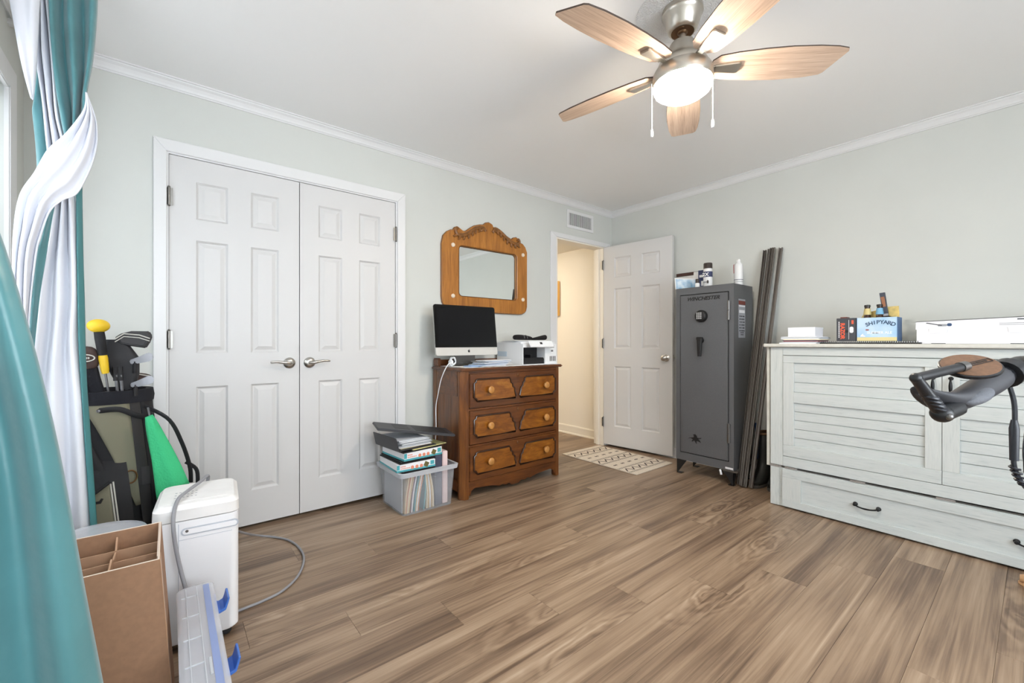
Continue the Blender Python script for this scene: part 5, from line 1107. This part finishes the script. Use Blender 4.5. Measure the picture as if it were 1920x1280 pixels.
t = thing('golf_club', 'chrome wood head at the far left of the bag rim', 'golf club', (-.30, 2.44, .5), 0, 'golf clubs in the bag')
MB().ball((-.295, 2.432, .875), (.03, .02, .038), 16, 10).build('club_head', 'chrome', t, smooth=True); MB().tube([(-.25, 2.50, .5), (-.29, 2.44, .86)], .005, 8).build('shaft', 'chrome', t, smooth=True)
tw = []
for i in range(15):
    f = i / 14; cx = -.066 + .080 * f; cz = .755 - .335 * f; w = .012 + .042 * f ** .8; dpt_ = .012 + .030 * f
    tw.append([(cx + w * math.cos(q) * (1 + .12 * math.sin(3 * q + i * .2)), 2.375 + dpt_ * math.sin(q) * (1 + .15 * math.sin(4 * q)), cz + w * .45 * math.cos(q)) for q in [2 * math.pi * k / 24 for k in range(24)]])
t = thing('golf_towel', 'bright green waffle towel clipped to the golf bag', 'towel', (0, 2.375, .40))
MB().loft(tw).build('towel_cloth', 'towel_green', t, smooth='all')
MB().tube([(-.062, 2.378, .74), (-.066, 2.40, .765), (-.07, 2.42, .785)], .004, 8).build('clip', 'chrome', t, smooth=True)

# ------------------------------------------------------------------ portable white dehumidifier with cord
da = math.radians(-4.5)
dh = thing('dehumidifier', 'white portable dehumidifier on black casters in front of the golf bag', 'dehumidifier', (.088, 1.985, 0), da)
dm = dh.matrix_basis.copy()
hw_, hd_ = .122, .142
def rr(w, d, z, r=.03): return [(x, y, z) for x, y in rrect(-w, w, -d, d, r, 5)]
MB(dm).loft([rr(hw_ - .006, hd_ - .006, .032), rr(hw_, hd_, .040), rr(hw_, hd_, .452)]).build('housing', 'appliance_white', dh, smooth=True)
MB(dm).loft([rr(hw_ - .002, hd_ - .002, .4525), rr(hw_ + .002, hd_ + .002, .456), rr(hw_ + .001, hd_ + .001, .492), rr(hw_ - .012, hd_ - .012, .507), rr(hw_ - .03, hd_ - .03, .508)]).build('top_cover', 'appliance_top', dh, smooth=True)
MB(dm).box(-.088, .088, -.10, .10, .508, .5088).build('control_plate', 'appliance_top', dh)
mb = MB(dm)
for i in range(6):
    for j in range(3): mb.box(-.07 + i * .012, -.064 + i * .012, -.05 + j * .03, -.044 + j * .03, .5087, .5091)
mb.build('printed_icons', 'sticker', dh)
MB(dm @ Matrix.Translation((.03, -hd_ - .0004, .415)) @ Matrix.Rotation(math.radians(90), 4, 'X')).prism(rrect(-.075, .092, -.013, .013, .0125, 6), 'z', -.002, .0012).build('grip_recess_shade', 'groove', dh)  # flat grey plate paints the shade of a shallow recess
MB(dm @ Matrix.Translation((.03, -hd_ - .0012, .416)) @ Matrix.Rotation(math.radians(90), 4, 'X')).prism(rrect(-.070, .087, -.010, .007, .0085, 6), 'z', 0, .0012).build('grip_ledge', 'appliance_white', dh)
MB(dm @ Matrix.Translation((-.028, -hd_ - .002, .417)) @ Matrix.Rotation(math.radians(90), 4, 'X')).lathe([(.005, 0), (.004, .002), (.0, .002)], n=12).build('screw', 'steel', dh, smooth=True)
MB(dm).box(-.052, -.050, -hd_ - .0005, -hd_ + .002, .05, .445).box(-.05, hw_ - .02, -hd_ - .0005, -hd_ + .002, .388, .3895).build('seam_line', 'groove', dh)
for sx in (-1, 1):
    for sy in (-1, 1):
        cc = dm @ Vector((sx * .085, sy * .10, .0165))
        MB(Matrix.Translation(cc) @ Matrix.Rotation(math.radians(90), 4, 'X')).lathe([(.014, -.013), (.016, -.011), (.016, .011), (.014, .013)], n=18).box(-.012, .012, .004, .016, -.016, .016).build('caster', 'caster', dh, smooth=True)
crd = interp([(.115, 2.155, .44), (.125, 2.13, .522), (.095, 2.06, .522), (.055, 1.97, .521), (.025, 1.89, .517), (.012, 1.822, .48), (.016, 1.812, .40), (.032, 1.805, .30), (.052, 1.798, .20), (.060, 1.79, .10), (.065, 1.79, .03), (.09, 1.80, .008)], 70)
MB().tube(crd, .0062, 10).build('drain_hose', 'cord_grey', dh, smooth=True, label='grey hose draped over the top')
crd = interp([(.18, 2.13, .36), (.21, 2.25, .25), (.30, 2.50, .11), (.38, 2.63, .03), (.44, 2.63, .007), (.50, 2.53, .007), (.525, 2.40, .007), (.515, 2.26, .007), (.46, 2.12, .007), (.379, 2.03, .007), (.30, 2.0, .007), (.233, 1.99, .007), (.15, 1.98, .007)], 70)
MB().tube(crd, .0055, 10).build('power_cord', 'cord_grey', dh, smooth=True, label='grey cord looping across the floor')

# ------------------------------------------------------------------ cardboard box with dividers, tub behind it, slim clear case
bx = thing('cardboard_box', 'open brown cardboard box with upright dividers in the left foreground', 'cardboard box', (-.15, 1.60, 0))
BX0, BX1, BY0, BY1, BZ = -.315, .004, 1.452, 1.752, .497
lean = -.022
def sk(x, y, z): return (x + lean * z / BZ + .010 * (1 - z / BZ), y, z)
def skbox(x0, x1, y0, y1, z0, z1, name, m, par, lab=None):
    v = [sk(x, y, z) for x in (x0, x1) for y in (y0, y1) for z in (z0, z1)]
    return MB().add(v, [(0, 1, 3, 2), (4, 6, 7, 5), (0, 4, 5, 1), (2, 3, 7, 6), (0, 2, 6, 4), (1, 5, 7, 3)]).build(name, m, par)
tk = .005
for args in ((BX0, BX1, BY0, BY0 + tk), (BX0, BX1, BY1 - tk, BY1), (BX0, BX0 + tk, BY0 + tk, BY1 - tk), (BX1 - tk, BX1, BY0 + tk, BY1 - tk)): 
    w_ = skbox(*args, .0, BZ, 'box_wall', 'cardboard', bx)
    a = args; e = .0006
    skbox(a[0] + e, a[1] - e, a[2] + e, a[3] - e, BZ, BZ + .0012, 'cut_edge', 'cardboard_edge', w_)
skbox(BX0 + tk, BX1 - tk, BY0 + tk, BY1 - tk, .001, .006, 'box_base', 'cardboard_in', bx)
for k in (1, 2): skbox(BX0 + tk, BX1 - tk, BY0 + k * .1 - .0015, BY0 + k * .1 + .0015, .01, BZ - .012 - .006 * k, 'divider', 'cardboard_in', bx)
xm = -.118
MB().prism([(BY0 + tk, .01), (BY1 - tk, .01), (BY1 - tk, BZ - .03), (BY1 - .05, BZ - .002), (BY1 - .09, BZ - .028), (BY0 + .12, BZ - .02), (BY0 + .09, BZ - .004), (BY0 + tk, BZ - .006)], 'x', xm - .002, xm + .002).build('cross_divider', 'cardboard_in', bx)
skbox(BX1, BX1 + .0008, BY0 - .001, BY0 + .055, .02, BZ - .002, 'tape_strip', 'tape', bx)
# torn white edge on the right wall
mb = MB()
for k in range(12):
    y = BY0 + .02 + k * .022
    mb.prism([(y, BZ - .012 - .014 * random.random()), (y + .024, BZ - .010 - .010 * random.random()), (y + .022, BZ + .004), (y, BZ + .003)], 'x', BX1 - tk + lean - .0015, BX1 - tk + lean)
mb.build('torn_edge', 'cardboard_edge', bx)
tb = thing('plastic_tub', 'clear round plastic tub half hidden behind the cardboard box', 'tub', (-.185, 1.905, 0))
MB().lathe([(.095, .004), (.118, .42), (.126, .424), (.126, .436), (.120, .437), (.112, .424), (.090, .010)], (-.185, 1.905, 0), 36).build('tub_wall', 'clear_plastic', tb, smooth=True)
MB().lathe([(.126, .4375), (.128, .443), (.110, .446), (.0, .444)], (-.185, 1.905, 0), 36).build('tub_lid', 'tote_lid', tb, smooth=True)
tt = thing('clear_case', 'slim clear plastic case with two open blue latches on the floor', 'storage case', (.07, 1.44, 0))
T0, T1, TY0, TY1, TZ = .020, .112, 1.08, 1.735, .272
def rr4(x0, x1, y0, y1, z, r=.02): return [(x, y, z) for x, y in rrect(x0, x1, y0, y1, r, 4)]
MB().loft([rr4(T0 + .006, T1 - .004, TY0 + .004, TY1 - .004, .003), rr4(T0 + .002, T1 - .002, TY0, TY1, TZ - .012)], cap=False).build('case_wall', 'tote_clear', tt, solid=.003, smooth=True)
MB().prism(rrect(T0 + .006, T1 - .004, TY0 + .004, TY1 - .004, .02), 'z', .002, .006).build('case_base', 'tote_clear', tt)
lid = MB().loft([rr4(T0 - .001, T1 + .003, TY0 - .003, TY1 + .003, TZ - .012), rr4(T0 - .001, T1 + .003, TY0 - .003, TY1 + .003, TZ - .002), rr4(T0 + .004, T1 - .003, TY0 + .002, TY1 - .002, TZ + .002), rr4(T0 + .012, T1 - .010, TY0 + .01, TY1 - .01, TZ + .002)]).build('lid', 'tote_lid', tt, smooth=True)
MB().box(T1 - .026, T1 - .010, TY0 + .02, TY1 - .02, TZ + .002, TZ + .0035).build('lid_band', 'tote_blue_band', lid)
for y in (1.18, 1.30, 1.42, 1.54, 1.66): MB().box(T0 + .01, T0 + .05, y - .0012, y + .0012, TZ + .002, TZ + .0045).build('lid_rib', 'clear_rim', lid)
for x in (T0 + .022, T0 + .050): MB().box(x - .0012, x + .0012, TY0 + .02, TY1 - .02, TZ + .002, TZ + .0045).build('lid_rib', 'clear_rim', lid)
MB().box(T0 + .058, T0 + .064, 1.24, 1.31, TZ + .002, TZ + .005).build('lid_catch', 'clear_rim', lid, bevel=.001, seg=1)
for y, dz in ((1.655, .022), (1.385, -.012)):
    MB().prism([(T1 + .001, .205 + dz), (T1 + .003, .196 + dz), (T1 + .012, .190 + dz), (T1 + .030, .196 + dz), (T1 + .036, .215 + dz), (T1 + .040, .232 + dz), (T1 + .034, .234 + dz), (T1 + .030, .216 + dz), (T1 + .026, .204 + dz), (T1 + .013, .199 + dz), (T1 + .008, .204 + dz), (T1 + .006, .226 + dz), (T1 + .001, .226 + dz)], 'y', y - .034, y + .034).build('latch', 'latch_blue', tt, bevel=.0015, seg=1)
o = MB().prism(rrect(T0 + .015, T1 - .018, 1.15, 1.34, .02), 'z', .008, .10).build('pink_pouch', 'binder_pink', None, bevel=.015); tag(o, 'pale pink pouch seen inside the slim clear case', 'pouch')

# ------------------------------------------------------------------ bicycle at the right edge (mostly out of frame)
bk = thing('bicycle', 'bicycle handlebar with black ergonomic grip and round mirror at right edge', 'bicycle', (.9, -.27, 0))
def ell(c0, ax, side, up_, a, b, n=16):
    return [tuple(Vector(c0) + side * a * math.cos(q) + up_ * b * math.sin(q)) for q in [2 * math.pi * k / n for k in range(n)]]
gpts = [((.753, .1035, 1.0075), .004, .003), ((.763, .098, 1.001), .011, .005), ((.776, .0885, .994), .016, .007), ((.790, .078, .988), .019, .010), ((.806, .067, .989), .020, .013), ((.832, .058, .996), .018, .015), ((.858, .048, 1.005), .0165, .016), ((.885, .037, 1.015), .016, .016), ((.903, .030, 1.022), .0155, .0155)]
rings = []
axd = (Vector((.903, .030, 1.022)) - Vector((.755, .085, .985))).normalized()
side = Vector((.35, .90, -.15)); side = (side - axd * side.dot(axd)).normalized(); upv = axd.cross(side)
if upv.z < 0: upv = -upv
tiltv = (side * .86 - upv * .5).normalized(); upt = axd.cross(tiltv)
gr_ = MB().loft([ell(c0, axd, tiltv, upt, a, b) for c0, a, b in gpts]).build('grip', 'grip_rubber', bk, smooth='all', sub=1)
MB(Matrix.Translation((.822, .051, .9965)) @ Matrix.Rotation(math.radians(-16), 4, 'Y') @ Matrix.Rotation(math.radians(-20), 4, 'Z')).ball((0, 0, 0), (.030, .0125, .0095), 20, 12).build('grip_pad', 'grip_pad', gr_, smooth=True)
hb = MB().tube([(.895, .033, 1.019), (.925, .022, 1.030), (.985, .0, 1.036), (1.03, -.06, 1.04), (1.04, -.16, 1.045), (1.035, -.27, 1.045)], .0125, 14).build('handlebar', 'bike_black', bk, smooth=True)
MB().tube([(.903, .030, 1.022), (.917, .025, 1.027)], .019, 20).build('grip_clamp', 'bike_black', bk, smooth=True)
MB().tube([(.917, .025, 1.027), (.945, .015, 1.032)], .0155, 16).ball((.95, .004, 1.040), (.030, .024, .008), 20, 10).build('control_pod', 'bike_black', bk, smooth=True)
MB().tube([(.895, .052, 1.012), (.915, .044, 1.019), (.935, .036, 1.024)], [.0085, .0095, .0085], 12).build('lamp_body', 'bike_black', bk, smooth=True)
MB().ball((.890, .0525, 1.0095), (.0095, .0085, .0085), 14, 10).build('red_reflector', 'red_lens', bk, smooth=True)
el = Vector((.725, .096, 1.022)); be = Vector((.764, .077, .976)); mo = Vector((.806, .064, 1.034))
ma = MB().tube([be, be.lerp(el, .5), el], [.0085, .0070, .0062], 14).tube([el, mo], .0058, 14).ball(tuple(el), .0066, 12, 8).build('mirror_arm', 'bike_black', bk, smooth=True)
MB().ball(tuple(be), (.012, .012, .011), 16, 10).tube([be, Vector((.795, .066, .982))], [.0105, .010], 12).build('bar_end_clamp', 'bike_black', ma, smooth=True)
MB().ball((.757, .070, .974), .0045, 10, 8).build('clamp_screw', 'steel', ma, smooth=True)
sp = []
for i in range(60):
    f = i / 59; b0 = be.lerp(el, .12 + .42 * f); q = f * 2 * math.pi * 4
    sp.append(b0 + Vector((math.cos(q) * .0085, math.sin(q) * .0085, .003 * math.sin(q))))
MB().tube(sp, .0022, 6).build('spiral_wrap', 'cable_black', ma, smooth=True)
mn = Vector((-.444, -.104, .90)).normalized()
mc_ = Vector((.824, .057, 1.035)); mq = mn.to_track_quat('Z', 'X').to_matrix().to_4x4(); mq.translation = mc_
mir = MB(mq).lathe([(.0270, -.0045), (.0300, -.002), (.0302, .001), (.0288, .002)], n=40).build('mirror_disc', 'bike_black', ma, smooth=True)
MB(mq).lathe([(.0284, .0012), (.0282, .0026), (.0, .0028)], n=40).build('mirror_back', 'mirror_back', mir, smooth=True)
MB(mq).lathe([(.026, -.0049), (.0, -.005)], n=32).build('mirror_face', 'mirror_glass', mir, smooth=True)
mb = MB().tube([mo - (mo - el).normalized() * .002, mo + (mo - el).normalized() * .010], .0068, 14).build('mirror_bracket', 'steel', ma, smooth=True)
rt = Vector((.778, -.628, 0)); rt = (rt - mn * rt.dot(mn)).normalized(); upm = mn.cross(rt)
mb = MB()
cc = mc_ + mn * .0030 + rt * .009
fr_ = [cc + rt * a + upm * b for a, b in ((-.016, -.0035), (.016, -.0035), (.016, .0035), (-.016, .0035))]
MB().tube(fr_, .0006, 4, closed=True).build('mirror_badge', 'bike_black', mir)
mk = MB()
for q in range(7):
    p0 = cc + rt * (-.0115 + q * .0034); mk.add([p0 - upm * .0012, p0 + rt * .0024 - upm * .0012, p0 + rt * .0024 + upm * .0012, p0 + upm * .0012, p0 - upm * .0012 + mn * .0003, p0 + rt * .0024 - upm * .0012 + mn * .0003, p0 + rt * .0024 + upm * .0012 + mn * .0003, p0 + upm * .0012 + mn * .0003], [(0, 3, 2, 1), (4, 5, 6, 7), (0, 1, 5, 4), (1, 2, 6, 5), (2, 3, 7, 6), (3, 0, 4, 7)])
mk.build('badge_marks', 'bike_black', mir)
cbl = interp([(.925, .030, 1.022), (.930, .022, .985), (.930, .021, .95), (.928, .022, .91), (.930, .020, .885), (.945, .008, .86), (.98, -.03, .84), (1.0, -.12, .80), (1.0, -.24, .78)], 40)
MB().tube(cbl, .0028, 8).build('brake_cable', 'cable_black', bk, smooth=True)
MB().tube([(.930, .0215, .957), (.930, .0215, .945), (.929, .0215, .90)], [.0035, .0055, .0048], 10).build('cable_sleeve', 'cable_black', bk, smooth=True)
sp = []
cw_ = [Vector(p) for p in cbl[18:32]]
for i in range(90):
    f = i / 89 * (len(cw_) - 1); k = min(int(f), len(cw_) - 2); p = cw_[k].lerp(cw_[k + 1], f - k); q = i / 89 * 2 * math.pi * 11
    sp.append(p + Vector((math.cos(q) * .0045, math.sin(q) * .0045, 0)))
MB().tube(sp, .0017, 6).build('cable_wrap', 'cable_black', bk, smooth=True)
cb2 = interp([(.945, .008, 1.0), (.955, .010, .95), (.948, .012, .90), (.960, .0, .86), (1.0, -.08, .82), (1.0, -.24, .76)], 30)
MB().tube(cb2, .0022, 8).build('shift_cable', 'cable_black', bk, smooth=True)
# rest of the bicycle, out of frame
by = -.27
MB().tube([(1.035, by, 1.045), (1.02, by, .98), (1.06, by, .86), (1.08, by, .80)], [.02, .018, .02, .022], 14).build('stem', 'bike_black', bk, smooth=True)
MB().tube([(1.06, by, .86), (1.10, by, .72)], .024, 14).build('head_tube', 'bike_black', bk, smooth=True)
MB().tube([(1.09, by, .74), (.62, by, .36), (.50, by, .34)], .024, 14).tube([(.50, by, .34), (.40, by, .82)], .018, 14).tube([(.50, by, .34), (.12, by, .35)], .012, 10).tube([(.42, by, .70), (.12, by, .35)], .010, 10).build('frame', 'bike_black', bk, smooth=True)
for s in (-.05, .05): MB().tube([(1.10, by + s, .72), (1.14, by + s, .60), (1.22, by + s, .35)], .012, 10).build('fork_blade', 'bike_black', bk, smooth=True)
MB().loft([[(x0, by + w * math.cos(q), .85 + h * math.sin(q)) for q in [2 * math.pi * k / 14 for k in range(14)]] for x0, w, h in ((.26, .06, .02), (.30, .085, .035), (.38, .07, .032), (.48, .025, .024), (.53, .014, .014))]).build('saddle', 'tan_leather', bk, smooth=True)
MB().tube([(1.035, by, 1.045), (1.04, by - .11, 1.045), (1.03, by - .21, 1.04), (.985, by - .27, 1.036), (.90, by - .30, 1.02), (.78, by - .34, .995)], [.0125] * 4 + [.018, .016], 14).build('handlebar_right', 'bike_black', bk, smooth=True)
for x in (1.22, .12):
    wm = Matrix.Translation((x, by, .35)) @ Matrix.Rotation(math.radians(90), 4, 'X')
    wh = MB(wm).tube([(.325 * math.cos(q), .325 * math.sin(q), 0) for q in [2 * math.pi * k / 48 for k in range(48)]], .025, 10, closed=True).build('wheel', 'tyre', bk, smooth=True)
    MB(wm).tube([(.298 * math.cos(q), .298 * math.sin(q), 0) for q in [2 * math.pi * k / 48 for k in range(48)]], .010, 8, closed=True).lathe([(.03, -.05), (.03, .05)], n=16).build('rim', 'steel', wh, smooth=True)
    sk_ = MB(wm)
    for k in range(24):
        q = 2 * math.pi * k / 24; sk_.tube([(.03 * math.cos(q + .3), .03 * math.sin(q + .3), .03 * (-1) ** k), (.295 * math.cos(q), .295 * math.sin(q), 0)], .001, 4)
    sk_.build('spokes', 'steel', wh)
MB().tube([(.60, by + .05, .30), (.66, by + .17, .012)], .008, 8).build('kickstand', 'bike_black', bk, smooth=True)

# tan shoe whose toe shows at the right edge of the floor
t = thing('shoe', 'rounded tan toe of a shoe at the right edge of the floor', 'shoe', (2.93, -.07, 0))
rings = []
for i in range(11):
    f = i / 10; y = .052 - .26 * f; w = .046 * math.sin(math.pi * min(max(.06 + f * .9, 0), .97)) ** .4; hh_ = (.052 if f < .45 else .052 + .02 * (f - .45)) * math.sin(math.pi * min(.08 + f, .6)) ** .5
    rings.append([(2.93 + w * math.cos(q), y, .014 + hh_ / 2 + hh_ / 2 * math.sin(q)) for q in [2 * math.pi * k / 18 for k in range(18)]])
MB().loft(rings).build('upper', 'tan_leather', t, smooth='all')
MB().prism([(2.93 + .050 * math.cos(q), -.078 + .135 * math.sin(q)) for q in [2 * math.pi * k / 28 for k in range(28)]], 'z', 0, .016).build('sole', 'tan_leather', t, bevel=.003)
